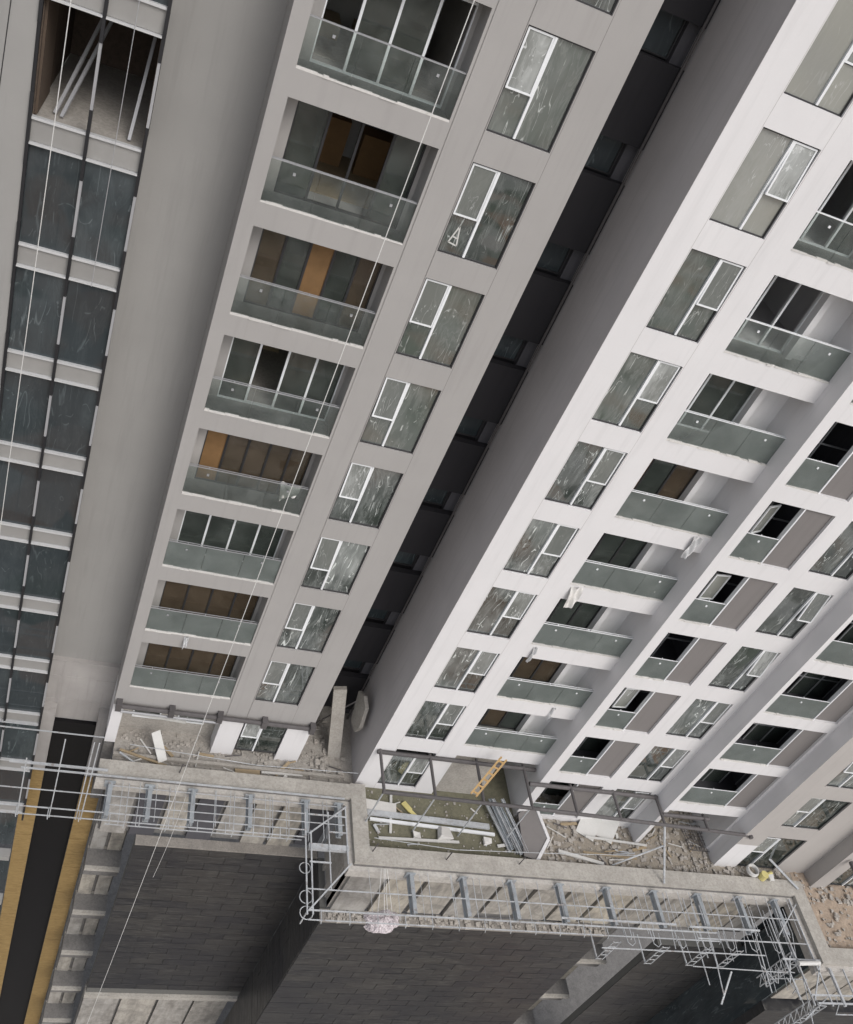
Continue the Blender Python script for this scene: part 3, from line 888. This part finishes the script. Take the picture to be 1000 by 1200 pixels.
rail((4.3, -1.95, ZF + .05), (2.85, -3.15, ZF + .05), .05); rail((4.38, -4.2, ZF + .05), (2.75, -6.0, ZF + .05), .05)
x = 3.2
while x < 20:
    part('tie', MB().tube([(x, -5.93, ZF + .02), (x, -6.3, ZF + .02), (x + .02, -6.34, ZF - .12)], .016, 5), 'galvanised', sf2)
    x += 1.02
for (cx_, cy, rr) in ((2.72, -6.0, .23), (2.72, -5.45, .23), (2.7, -4.4, .2)):
    part('hoop', MB().tube([(cx_ + rr * math.cos(a * math.pi / 8), cy + rr * math.sin(a * math.pi / 8), ZF - .1) for a in range(16)], .018, 5, True), 'galvanised', sf2)
part('hanging_rod', MB().bar((2.72, -6.0, ZF - .9), (2.72, -6.0, ZF), .04), 'galvanised', sf2)
xx = 7.3
r = random.Random(8)
while xx < 24:
    if abs((xx - 6.65) % 2.07) > .2:
        part('hanging_rod', MB().bar((xx, -4.35, ZF + .05), (xx + .04, -5.95, ZF - .05), .022), 'galvanised', sf2)
    xx += .55 if xx > 12 else .9
def ladder(x, y, z1, z0, w=.3, rod=1.1):
    mb = MB()
    mb.bar((x, y, z0), (x, y, z1), .03); mb.bar((x + w, y, z0), (x + w, y, z1), .03)
    n = max(2, int((z1 - z0) / .32))
    for i in range(n + 1):
        zz = z0 + (z1 - z0) * (i + .1) / (n + .3)
        mb.bar((x, y, zz), (x + w, y, zz), .025)
    mb.bar((x, y + rod, z0 + .1), (x, y, z0 + .1), .05)
    return part('hanging_ladder', mb, 'galvanised', sf2)
for x, y in ((14.6, -6.5), (16.75, -6.6), (18.7, -6.6), (20.2, -6.6)): ladder(x, y, ZF, ZF - 1.5)
# lattice pieces near the right-hand corner
def lattice(p, q, w, n):
    p, q = Vector(p), Vector(q)
    mb = MB(); s_ = Vector((w, 0, 0)); t_ = Vector((0, w, 0))
    for o_ in (Vector(), s_, t_): mb.bar(p + o_, q + o_, .035)
    for i in range(n):
        a, b = p.lerp(q, i / n), p.lerp(q, (i + 1) / n)
        mb.bar(a, b + s_, .022); mb.bar(b + s_, a + t_, .022); mb.bar(a + t_, b, .022); mb.bar(a, a + s_, .022)
    return part('lattice_truss', mb, 'galvanised', sf2)
lattice((22.9, -6.9, ZF), (22.9, -6.9, -5.6), .35, 7)
lattice((23.2, -8.6, ZF), (23.2, -8.6, -6.0), .35, 7)
for a, b, w in (((23.9, -4.3, ZF), (23.9, -8.6, ZF), .05), ((23.0, -5.3, ZF), (23.0, -8.6, ZF), .06), ((22.4, -5.2, ZF), (22.4, -8.4, ZF), .045), ((21.5, -5.2, ZF), (21.5, -8.0, ZF - .4), .035),
                ((22.3, -6.85, ZF), (24.2, -6.85, ZF), .06), ((23.0, -8.2, ZF), (30, -8.2, ZF), .06), ((23.2, -8.5, ZF), (27, -8.5, ZF), .06), ((24.5, -7.15, ZF), (24.5, -8.6, ZF), .1), ((25.2, -7.15, ZF), (25.2, -8.6, ZF), .05),
                ((26.1, -7.15, ZF), (26.1, -8.6, ZF), .05), ((24.1, -7.0, ZF), (23.1, -8.4, ZF), .05), ((24.2, -4.5, ZF), (22.6, -5.9, ZF), .045), ((20.6, -6.9, ZF - 1.2), (19.9, -8.0, ZF - 1.6), .06), ((22.8, -8.9, ZF - .6), (24.4, -8.0, ZF - .4), .04),
                ((21.2, -6.2, ZF), (24.0, -6.2, ZF), .03), ((22.0, -7.4, ZF - .5), (23.6, -7.4, ZF - .5), .03), ((23.5, -8.9, ZF - 1.0), (23.0, -7.4, ZF), .03)):
    rail(a, b, w)
r = random.Random(41)
for i in range(16):
    x_ = 17.5 + i * .42 + r.uniform(-.12, .12); l_ = r.uniform(1.6, 3.6)
    y_ = -4.35 - r.uniform(0, .6)
    part('hanging_rod', MB().tube([(x_, y_, ZF + .03), (x_ + .03, y_ - l_ * .5, ZF - r.uniform(0, .1)), (x_ + .08, y_ - l_, ZF - r.uniform(.1, .5))], r.choice((.012, .016, .022)), 5), 'galvanised', sf2)
for i in range(12):
    x_ = 5.2 + i * 1.02 + r.uniform(-.3, .3)
    part('hanging_rod', MB().tube([(x_, -4.35, ZF), (x_ + .02, -5.2, ZF + .02), (x_ + .05, -6.0 - r.uniform(0, .3), ZF - .05)], r.choice((.009, .012)), 5), 'galvanised', sf2)
for i in range(7):
    x_ = 15.2 + i * 1.15
    part('hanging_hook', MB().tube([(x_, -5.95, ZF), (x_ + .02, -6.5, ZF), (x_ + .18, -6.62, ZF), (x_ + .34, -6.5, ZF), (x_ + .36, -6.1, ZF)], .016, 5), 'galvanised', sf2)
for i in range(8):
    p = Vector((22.4 + r.uniform(-.6, .9), -6.6 - r.uniform(0, 1.8), ZF - r.uniform(0, .8)))
    q = p + Vector((r.uniform(-.9, .9), r.uniform(-.9, .9), r.uniform(-.9, .6)))
    part('brace', MB().bar(p, q, .03), 'galvanised', sf2)
rail((18.0, -7.2, ZF - .2), (22.5, -7.3, ZF - .2), .03); rail((24.3, -8.75, ZF - .4), (29, -8.75, ZF - .4), .035); rail((23.4, -9.1, ZF - .7), (27, -9.1, ZF - .7), .03)
for i in range(7):
    x_ = 24.2 + i * .9
    part('tie', MB().tube([(x_, -8.15, ZF), (x_, -8.55, ZF), (x_ + .02, -8.78, ZF - .38)], .018, 5), 'galvanised', sf2)
part('lamp_tube', MB().tube([(22.9, -7.05, ZF + .12), (24.0, -7.0, ZF + .12)], .09, 10), 'white board', sf2)

# ================================================================== CANOPY PIPE FRAMES
cf = thing('canopy_frame', 'dark welded pipe frame jutting out above the ground storey of the white tower', 'pipe frame', (12, -2, -.9))
ZC = -.9
def pipe(par, p, q, rad, mat='rusty pipe', nm='pipe'): return part(nm, MB().tube([p, q], rad, 9), mat, par)
pipe(cf, (4.9, yN - .09, ZC), (11.5, yN - .09, ZC), .085)
pipe(cf, (4.95, -2.56, ZC), (11.3, -2.62, ZC), .075)
pipe(cf, (11.1, yQ - .09, ZC), (16.95, yQ - .09, ZC), .085)
pipe(cf, (11.3, -2.62, ZC), (17.0, -2.76, ZC), .075)
pipe(cf, (16.95, yR - .09, ZC), (19.2, yR - .09, ZC), .085)
pipe(cf, (17.0, -2.76, ZC), (21.05, -2.86, ZC), .075)
for x, y0, y1 in ((5, -.72, -2.6), (7, -.72, -2.6), (8.95, -.72, -2.6), (10.98, -.72, -2.68), (12.92, -1.38, -2.72), (14.86, -1.38, -2.78), (16.88, -1.38, -2.76), (18.95, -2.1, -2.86)):
    pipe(cf, (x, y0, ZC + .03), (x, y1, ZC + .03), .06, 'rusty pipe', 'outrigger')
pipe(cf, (21.0, -2.1, ZC + .03), (21.0, -3.0, ZC + .03), .1, 'dark pipe', 'outrigger')
pipe(cf, (25.9, -3.65, ZC), (25.9, -4.9, ZC), .1, 'dark pipe', 'outrigger')
pipe(cf, (25.9, -4.9, ZC), (30, -4.9, ZC), .075)
for (x, y) in ((5, -2.56), (7.0, -2.58), (8.9, -2.6), (10.9, -2.62)):
    pipe(cf, (x, y, ZC), (x + .02, y + .05, -3.4), .03, 'galvanised', 'prop')
cf2 = thing('canopy_frame', 'dark bracketed pipe running across the base of the grey tower', 'pipe frame', (-1, -.2, -1))
pipe(cf2, (-4.6, -.16, -1.0), (2.5, -.16, -1.0), .09, 'dark pipe')
pipe(cf2, (-4.4, -.2, -1.25), (-1.0, -.2, -1.25), .05, 'mullion silver')
for x in (-4.5, -2.7, -1.0, .62, 2.42):
    part('clamp', MB().box(x - .1, x + .1, -.3, -.003, -1.16, -.8), 'dark pipe', cf2)

# leaning props and guard wires on the podium roof
def bar1(name, pts, rad, mat, label, cat, group=None, n=6):
    return one(name, MB().tube(pts, rad, n), mat, label, cat, group)
bar1('scaffold_pole', [(16.88, -2.76, -.9), (17.6, -4.1, -2.95)], .045, 'galvanised', 'bare scaffold pole slanting from the pipe frame corner down to the white tower parapet', 'pole')
bar1('scaffold_pole', [(15.6, -3.3, -3.3), (17.6, -2.9, -2.1)], .035, 'galvanised', 'short scaffold pole crossing the slanting pole over the rubble roof', 'pole')
bar1('scaffold_pole', [(23.1, -2.6, -2.6), (24.5, -3.9, -2.95)], .05, 'galvanised', 'scaffold pole leaning from the lower right window to the parapet corner', 'pole')
bar1('guard_wire', [(5.2, -3.3, -2.75), (8.5, -3.45, -2.85), (12.5, -3.3, -2.8), (16.5, -3.1, -2.75)], .013, 'galvanised', 'thin guard wire strung just inside the parapet of the white tower', 'wire')
bar1('guard_wire', [(-3.8, -.5, -2.7), (.8, -.7, -2.85), (4.7, -.75, -2.6)], .013, 'galvanised', 'thin guard wire strung above the roof edge of the grey tower', 'wire')
for i, (x, y) in enumerate(((-1.95, -1.25), (11.15, -3.75), (8.1, -3.8), (5.2, -3.7))):
    mb = MB(); mb.tube([(x, y, -3.0), (x + .02, y, -2.45)], .022, 6); mb.tube([(x + .02, y, -2.5), (x + .25, y + .3, -2.98)], .016, 6)
    one('guard_post', mb, 'rusty pipe', ('rusty guard stub on the grey tower parapet beside the long rope', 'rusty guard stub on the parapet below the steel channels', 'small bent guard stub midway along the green roof parapet', 'rusty tripod stub at the left corner of the green roof')[i], 'guard post', 'stubs on the parapets')

# ropes
def vert(x, y, z1, z0, dx, sag, rad, mat, label):
    pts = [(x + dx * t + sag * math.sin(t * math.pi), y, z1 + (z0 - z1) * t) for t in [i / 12 for i in range(13)]]
    return bar1('hoist_rope', pts, rad, mat, label, 'rope', None, 5)
vert(-2.15, -4, 31, -35.8, -.85, .12, .0095, 'rope white', 'long white hoist rope hanging in front of the grey tower balconies')
vert(-8.45, -1, 31, -3, -.45, .0, .0095, 'rope white', 'white rope hanging in front of the glass curtain wall')
vert(-9.25, 0, 31, 9, -1.05, .0, .012, 'cord black', 'black cord slanting over the pale wall at the top left')
vert(-7.45, .3, 31, 14.5, -.1, .0, .008, 'mullion silver', 'fine grey wire hanging beside the right mullion of the curtain wall')
vert(-1.95, -3.4, -1.0, -6.5, -.1, .05, .007, 'rope white', 'thin rope tail hanging from the frame under the grey tower')

# ================================================================== LOOSE THINGS ON THE ROOFS
def plank(p, q, w, t_, mat, name, label, cat, group=None):
    return one(name, MB().bar(p, q, w, t_), mat, label, cat, group)
Zr = ZR + .03
# ladder
ld = thing('ladder', 'orange wooden ladder leaning on the pipe frame of the white tower', 'ladder', (8.9, -1.9, -.8))
pA, pB = Vector((8.29, -2.5, -.54)), Vector((9.51, -1.2, .11))
sd_ = Vector((.26, -.02, -.12))
for s_ in (0, 1): part('rail', MB().bar(pA + sd_ * s_, pB + sd_ * s_, .07), 'orange timber', ld)
for i in range(6): part('rung', MB().bar(pA.lerp(pB, (i + .4) / 6), pA.lerp(pB, (i + .4) / 6) + sd_, .05), 'orange timber', ld)
# steel channels bundle
r = random.Random(3)
chl = ['steel stud, leftmost and longest of the bundle on the green roof', 'steel stud second from the left in the bundle on the green roof', 'steel stud in the middle of the bundle on the green roof',
       'steel stud lying on top of the bundle on the green roof', 'steel stud right of the middle of the bundle on the green roof', 'steel stud at the right edge of the bundle beside the brown slab', 'short steel stud at the lower end of the bundle by the parapet']
for i in range(7):
    p = Vector((10.25 + i * .13 + r.uniform(-.04, .04), -1.0 - r.uniform(0, .25), Zr + .03 + (i % 3) * .08 + .25))
    q = Vector((11.05 + i * .13 + r.uniform(-.08, .08), -3.25 + r.uniform(0, .25), Zr + .05 + (i % 2) * .07))
    if i == 6: p = p.lerp(q, .45)
    d = (q - p).normalized(); a = d.cross(Vector((0, 0, 1))).normalized() * .055; u_ = a.cross(d).normalized()
    mb = MB(); mb.bar(p, q, .11, .012); mb.bar(p + a + u_ * .04, q + a + u_ * .04, .012, .07); mb.bar(p - a + u_ * .04, q - a + u_ * .04, .012, .07)
    one('steel_channel', mb, 'blue steel' if i % 3 == 1 else 'galvanised', chl[i], 'steel channel', 'steel channels on the green roof')
# long profiles across the green roof
plank((5.2, -1.95, Zr + .1), (10.3, -2.1, Zr + .1), .22, .08, 'galvanised', 'steel_profile', 'long grey steel profile lying across the green roof, nearer the tower', 'steel profile')
plank((5.3, -2.2, Zr + .06), (10.5, -2.4, Zr + .06), .12, .07, 'white aluminium', 'steel_profile', 'slim pale profile lying right below the long grey one on the green roof', 'steel profile')
plank((5.6, -2.95, Zr + .05), (8.9, -2.85, Zr + .05), .1, .05, 'white board', 'steel_profile', 'short white profile on the green roof close to the parapet', 'steel profile')
plank((5.15, -1.6, Zr + .1), (6.4, -1.7, Zr + .1), .42, .05, 'plaster chunk', 'board', 'stubby grey board at the left end of the green roof', 'board')
plank((6.28, -1.0, Zr + .03), (6.1, -2.7, Zr + .03), .1, .05, 'white board', 'batten', 'white batten lying under the profiles at the left of the green roof', 'batten')
one('plaster_block', MB().chunk((8.9 - .6, -2.55, Zr + .1), .28, random.Random(2)), 'plaster chunk', 'pale broken block on the middle of the green roof', 'block')
one('plaster_block', MB().chunk((7.1, -2.75, Zr + .08), .16, random.Random(4)), 'plaster chunk', 'small white broken block on the green roof beside the short white profile', 'block')
one('plaster_block', MB().chunk((10.1, -2.75, Zr + .08), .17, random.Random(6)), 'plaster chunk', 'small pale block on the green roof just left of the steel channels', 'block')
one('yellow_rag', MB().bar((6.75, -1.35, Zr + .04), (7.0, -1.7, Zr + .07), .22, .05).bar((6.95, -1.66, Zr + .06), (7.25, -1.95, Zr + .04), .16, .05), 'yellow plastic', 'crumpled yellow sheet on the green roof by the tower window', 'sheet')
# big brown panel leaning
ax = (Vector((12.1, -2.35, Zr + .22)), Vector((1, .25, .1)).normalized(), Vector((-.12, 1, .15)).normalized(), Vector((0, -.14, 1)).normalized())
mb = MB(); poly = [(-.45, .9), (.38, 1.25), (.62, -.35), (-.1, -1.05), (-.62, -.75)]
mb.prism(poly, 0, .1, ax)
o = thing('wall_slab', 'brown five-sided slab with a pale edge lying beside the steel channels', 'slab', (12.1, -2.35, ZR))
part('slab', mb, 'brown panel paint', o)
mb = MB()
P = [ax[0] + ax[1] * x + ax[2] * y + ax[3] * .06 for x, y in poly]
for i in (1, 2): mb.bar(P[i], P[i + 1], .13, .16)
part('edge_trim', mb, 'white paint', o)
# two white boards in front of the pier
for i, (a, b) in enumerate((((14.65, -2.1), (15.3, -.95)), ((15.5, -2.15), (16.2, -.95)))):
    p, q = Vector((*a, Zr + .05)), Vector((*b, Zr + .55))
    one('white_board', MB().bar(p, q, .82, .05), 'white board', ('left one of two pale boards leaning side by side against the white tower', 'right one of two pale boards leaning side by side against the white tower')[i], 'board', 'pale leaning boards')
plank((13.2, -2.9, Zr + .12), (15.2, -3.3, Zr + .1), .14, .06, 'white board', 'batten', 'white batten lying on rubble near the parapet below the pale boards', 'batten')
plank((14.6, -2.2, Zr + .2), (17.5, -2.35, Zr + .2), .08, .05, 'white board', 'batten', 'long thin batten lying on the rubble right of the pale boards', 'batten')
plank((14.3, -2.9, Zr + .2), (16.8, -3.0, Zr + .2), .07, .05, 'timber', 'batten', 'brown thin batten on the sandy rubble roof', 'batten')
mb = MB()                                                      # reinforcement mesh mat
for i in range(9): mb.bar((19.5 + i * .13, -1.25, Zr + .3), (19.75 + i * .13, -2.35, Zr + .12), .018)
for i in range(8): mb.bar((19.5 + i * .035, -1.25 - i * .155, Zr + .3 - i * .025), (20.54 + i * .035, -1.25 - i * .155, Zr + .3 - i * .025), .018)
one('mesh_mat', mb, 'rusty pipe', 'rusty square steel mesh mat on the rubble by the right pier', 'steel mesh')
# coil and bucket by the right corner of the parapet
cz = -2.98
mb = MB()
for k in range(3): mb.tube([(22.35 + .24 * math.cos(a * math.pi / 9), -3.25 + .24 * math.sin(a * math.pi / 9), cz + .05 + k * .05) for a in range(18)], .045, 6, True)
one('hose_coil', mb, 'white board', 'white coil of hose on the parapet near the right corner', 'hose')
mb = MB(); mb.tube([(22.75, -3.5, cz), (22.75, -3.5, cz + .3)], .17, 12); mb.tube([(23.05, -3.4, cz + .08), (23.3, -3.3, cz + .1)], .09, 8)
one('paint_bucket', mb, 'yellow plastic', 'yellow bucket tipped beside the white hose coil', 'bucket')
mb = MB(); mb.box(22.95, 23.3, -3.7, -3.4, cz, cz + .18)
one('rag', MB().chunk((23.2, -3.55, cz + .06), .17, random.Random(9)), 'white board', 'small white rag beside the yellow bucket', 'rag')
# grey tower roof
plank((-3.0, .02, -2.5), (-2.55, -.7, Zr + .12), .34, .04, 'white board', 'white_board', 'white board tilted on the roof edge below the lowest grey-tower balcony', 'board')
plank((-4.1, -.45, Zr + .22), (-2.4, -.85, Zr + .1), .08, .06, 'timber', 'batten', 'brown batten lying under the tilted white board', 'batten')
plank((-4.1, -.6, Zr + .28), (-3.5, -.95, Zr + .2), .06, .05, 'galvanised', 'batten', 'short grey bar at the left end of the grey tower roof', 'batten')
plank((-3.9, .7, -2.5), (-1.95, .62, -2.55), .09, .09, 'white board', 'batten', 'white batten set across the open bay under the grey balconies', 'batten')
plank((.1, -.75, Zr + .06), (1.05, -.72, Zr + .06), .2, .07, 'timber', 'timber_plank', 'short pale plank on the roof in front of the grey tower window', 'plank')
plank((1.1, -.7, Zr + .09), (2.7, -.62, Zr + .05), .09, .05, 'white board', 'batten', 'thin pale batten right of the short plank', 'batten')
# leaning slabs in the gap
one('concrete_slab', MB().bar((4.15, .35, -4.0), (3.3, 1.2, -.1), .5, .2, (0, -1, 0)), 'dusty concrete', 'tall concrete slab leaning upright in the gap between the towers', 'slab')
ax = (Vector((4.45, 1.0, -1.05)), Vector((.2, -1, 0)).normalized(), Vector((0, .3, 1)).normalized(), Vector((-1, -.2, .1)).normalized())
one('concrete_slab', MB().prism([(-.3, -.75), (.25, -.75), (.5, -.3), (.45, .6), (.05, .75), (-.45, .5)], 0, .16, ax), 'dusty concrete', 'short hexagonal concrete slab propped against the white tower side', 'slab')
plank((3.2, 1.8, -3.3), (4.0, .9, -.4), .05, .05, 'rusty pipe', 'batten', 'thin rusty bar leaning in the gap behind the tall slab', 'bar')
# hanging sack
bg_ = thing('debris_sack', 'crumpled pinkish white sack of debris hanging from four lines under the green roof', 'sack', (5.6, -5.9, -4.1))
mb = MB()
rr = random.Random(12); nu, nv = 22, 13
for j in range(nv + 1):
    ph = math.pi * j / nv
    for i in range(nu):
        th = 2 * math.pi * i / nu
        k = 1 + .22 * math.sin(3 * th + j) * math.sin(ph) + rr.uniform(-.12, .12)
        mb.v.append((5.6 + .62 * k * math.sin(ph) * math.cos(th), -5.9 + .36 * k * math.sin(ph) * math.sin(th), -3.75 - .4 * k * math.cos(math.pi - ph) * (1 if ph > 1.5 else .8)))
for j in range(nv):
    for i in range(nu):
        a, b = j * nu + i, j * nu + (i + 1) % nu
        mb.f.append((a, b, b + nu, a + nu)); mb.mi.append(0)
part('sack', mb, 'debris bag', bg_)
for dx in (-.25, 0, .12, .3):
    part('line', MB().tube([(5.6 + dx * .4, -4.32, -3.05), (5.6 + dx, -5.85, -3.4)], .012, 5), 'rope white', bg_)
# bits caught on the balconies
def sheet(p, w, h, mat, name, label, cat, sd, lean=.15, tw=.2):
    r = random.Random(sd); mb = MB(); nx, nz = 9, 9; mb.smooth = True
    for j in range(nz + 1):
        for i in range(nx + 1):
            u, v = i / nx, j / nz
            mb.v.append((p[0] + (u - .5) * w * (1 - .3 * v), p[1] - lean * v + .05 * math.sin(7 * u + 4 * v + sd) + .03 * math.sin(13 * u - 6 * v) + r.uniform(-.006, .006), p[2] - v * h + tw * (u - .5) * v))
    for j in range(nz):
        for i in range(nx):
            a = j * (nx + 1) + i
            mb.f.append((a, a + 1, a + nx + 2, a + nx + 1)); mb.mi.append(0)
    n0 = len(mb.v); f0 = list(mb.f)                         # give the sheet a back a few millimetres behind
    mb.v += [(x, y + .008, z) for x, y, z in mb.v]
    for f in f0: mb.f.append(tuple(n0 + q for q in f[::-1])); mb.mi.append(0)
    return one(name, mb, mat, label, cat)
sheet((-1.35, .22, 9.85), .62, .4, 'plaster chunk', 'white_board', 'crumpled white sheet standing inside a glass railing of the grey tower', 'sheet', 1, .15, .3)
sheet((8.35, yN - .04, 8.95), .42, .8, 'plaster chunk', 'plastic_sheet', 'white cloth hanging over the balcony edge of the white tower', 'cloth', 2)
sheet((8.3, yN - .03, 5.9), .14, .7, 'plastic sheet', 'plastic_sheet', 'thin torn film strip hanging below the white tower balcony', 'film', 3, .05)
sheet((11.1, yN - .03, 11.95), .35, .8, 'plastic sheet', 'plastic_sheet', 'torn film hanging beside the corner of a white tower balcony', 'film', 4, .1)
sheet((11.15, yN + .22, 9.75), .5, .42, 'plaster chunk', 'white_board', 'white crumpled board behind the railing at the right end of a balcony', 'board', 5, .1)
sheet((10.5, yN - .03, 2.9), .12, .6, 'plastic sheet', 'plastic_sheet', 'thin film strip dangling under a low balcony of the white tower', 'film', 6, .05)
sheet((-2.95, -.03, 2.9), .16, .4, 'plastic sheet', 'plastic_sheet', 'short film strip dangling between the two lowest grey balconies', 'film', 7, .12)
r = random.Random(90)
for lab, n, x0, x1, y0, y1, mats in (
        ('offcuts of wood and steel strewn over the sandy rubble roof', 34, 12.9, 24, -3.3, -1.0, ('timber', 'white board', 'rusty pipe', 'galvanised', 'plaster chunk')),
        ('offcuts strewn over the olive green roof', 8, 5.4, 11.2, -3.3, -1.1, ('timber', 'white board', 'galvanised', 'plaster chunk')),
        ('offcuts strewn along the roof strip before the grey tower', 16, -4.0, 4.2, -.95, -.1, ('timber', 'white board', 'rusty pipe', 'plaster chunk'))):
    mb = MB()
    for i in range(n):
        x_, y_, a_, l_ = r.uniform(x0, x1), r.uniform(y0, y1), r.uniform(0, 3.14), r.uniform(.15, .55)
        dx, dy = math.cos(a_) * l_, math.sin(a_) * l_ * .6
        mb.cur = r.randrange(len(mats))
        mb.bar((x_ - dx, max(y_ - dy, y0 - .1), ZR + .06 + r.uniform(0, .05)), (x_ + dx, y_ + dy, ZR + .06 + r.uniform(0, .12)), r.choice((.03, .05, .12)), .03)
    one('offcuts', mb, mats, lab, 'debris')['kind'] = 'stuff'
# rubble (uncountable)
def rubble(name, label, n, x0, x1, y0, y1, z, s0, s1, mat, sd):
    r = random.Random(sd); mb = MB()
    for i in range(n):
        s_ = s0 + (s1 - s0) * r.random() ** 3
        mb.chunk((r.uniform(x0, x1), r.uniform(y0, y1), z + s_ * .2), s_, r)
    o = one(name, mb, mat, label, 'rubble'); o['kind'] = 'stuff'
    return o
rubble('rubble', 'grey rubble scattered over the sandy roof of the white tower', 3200, 11.7, 24.6, -3.45, .5, ZR + .03, .008, .11, 'rubble', 31)
rubble('rubble', 'small crumbs of plaster scattered over the green roof', 420, 5.2, 11.6, -3.4, -.9, ZR + .005, .004, .055, 'dusty concrete', 32)
rubble('rubble', 'crumbs of concrete along the roof edge of the grey tower', 700, -4.1, 4.4, -.95, .6, ZR + .01, .012, .08, 'rubble', 33)
rubble('rubble', 'rubble left on the ledge above the black stone', 500, 4.6, 17.2, -4.25, -3.9, ZS + .1, .015, .12, 'rubble', 34)
rubble('rubble', 'rubble heaped on the earth-filled roof at the right edge', 500, 25, 31, -6.2, -3, ZR + .08, .012, .11, 'rubble', 35)
rubble('rubble', 'rubble in the bottom of the gap between the towers', 120, 2.6, 4.4, -.9, 2.2, ZR + .02, .02, .13, 'rubble', 36)
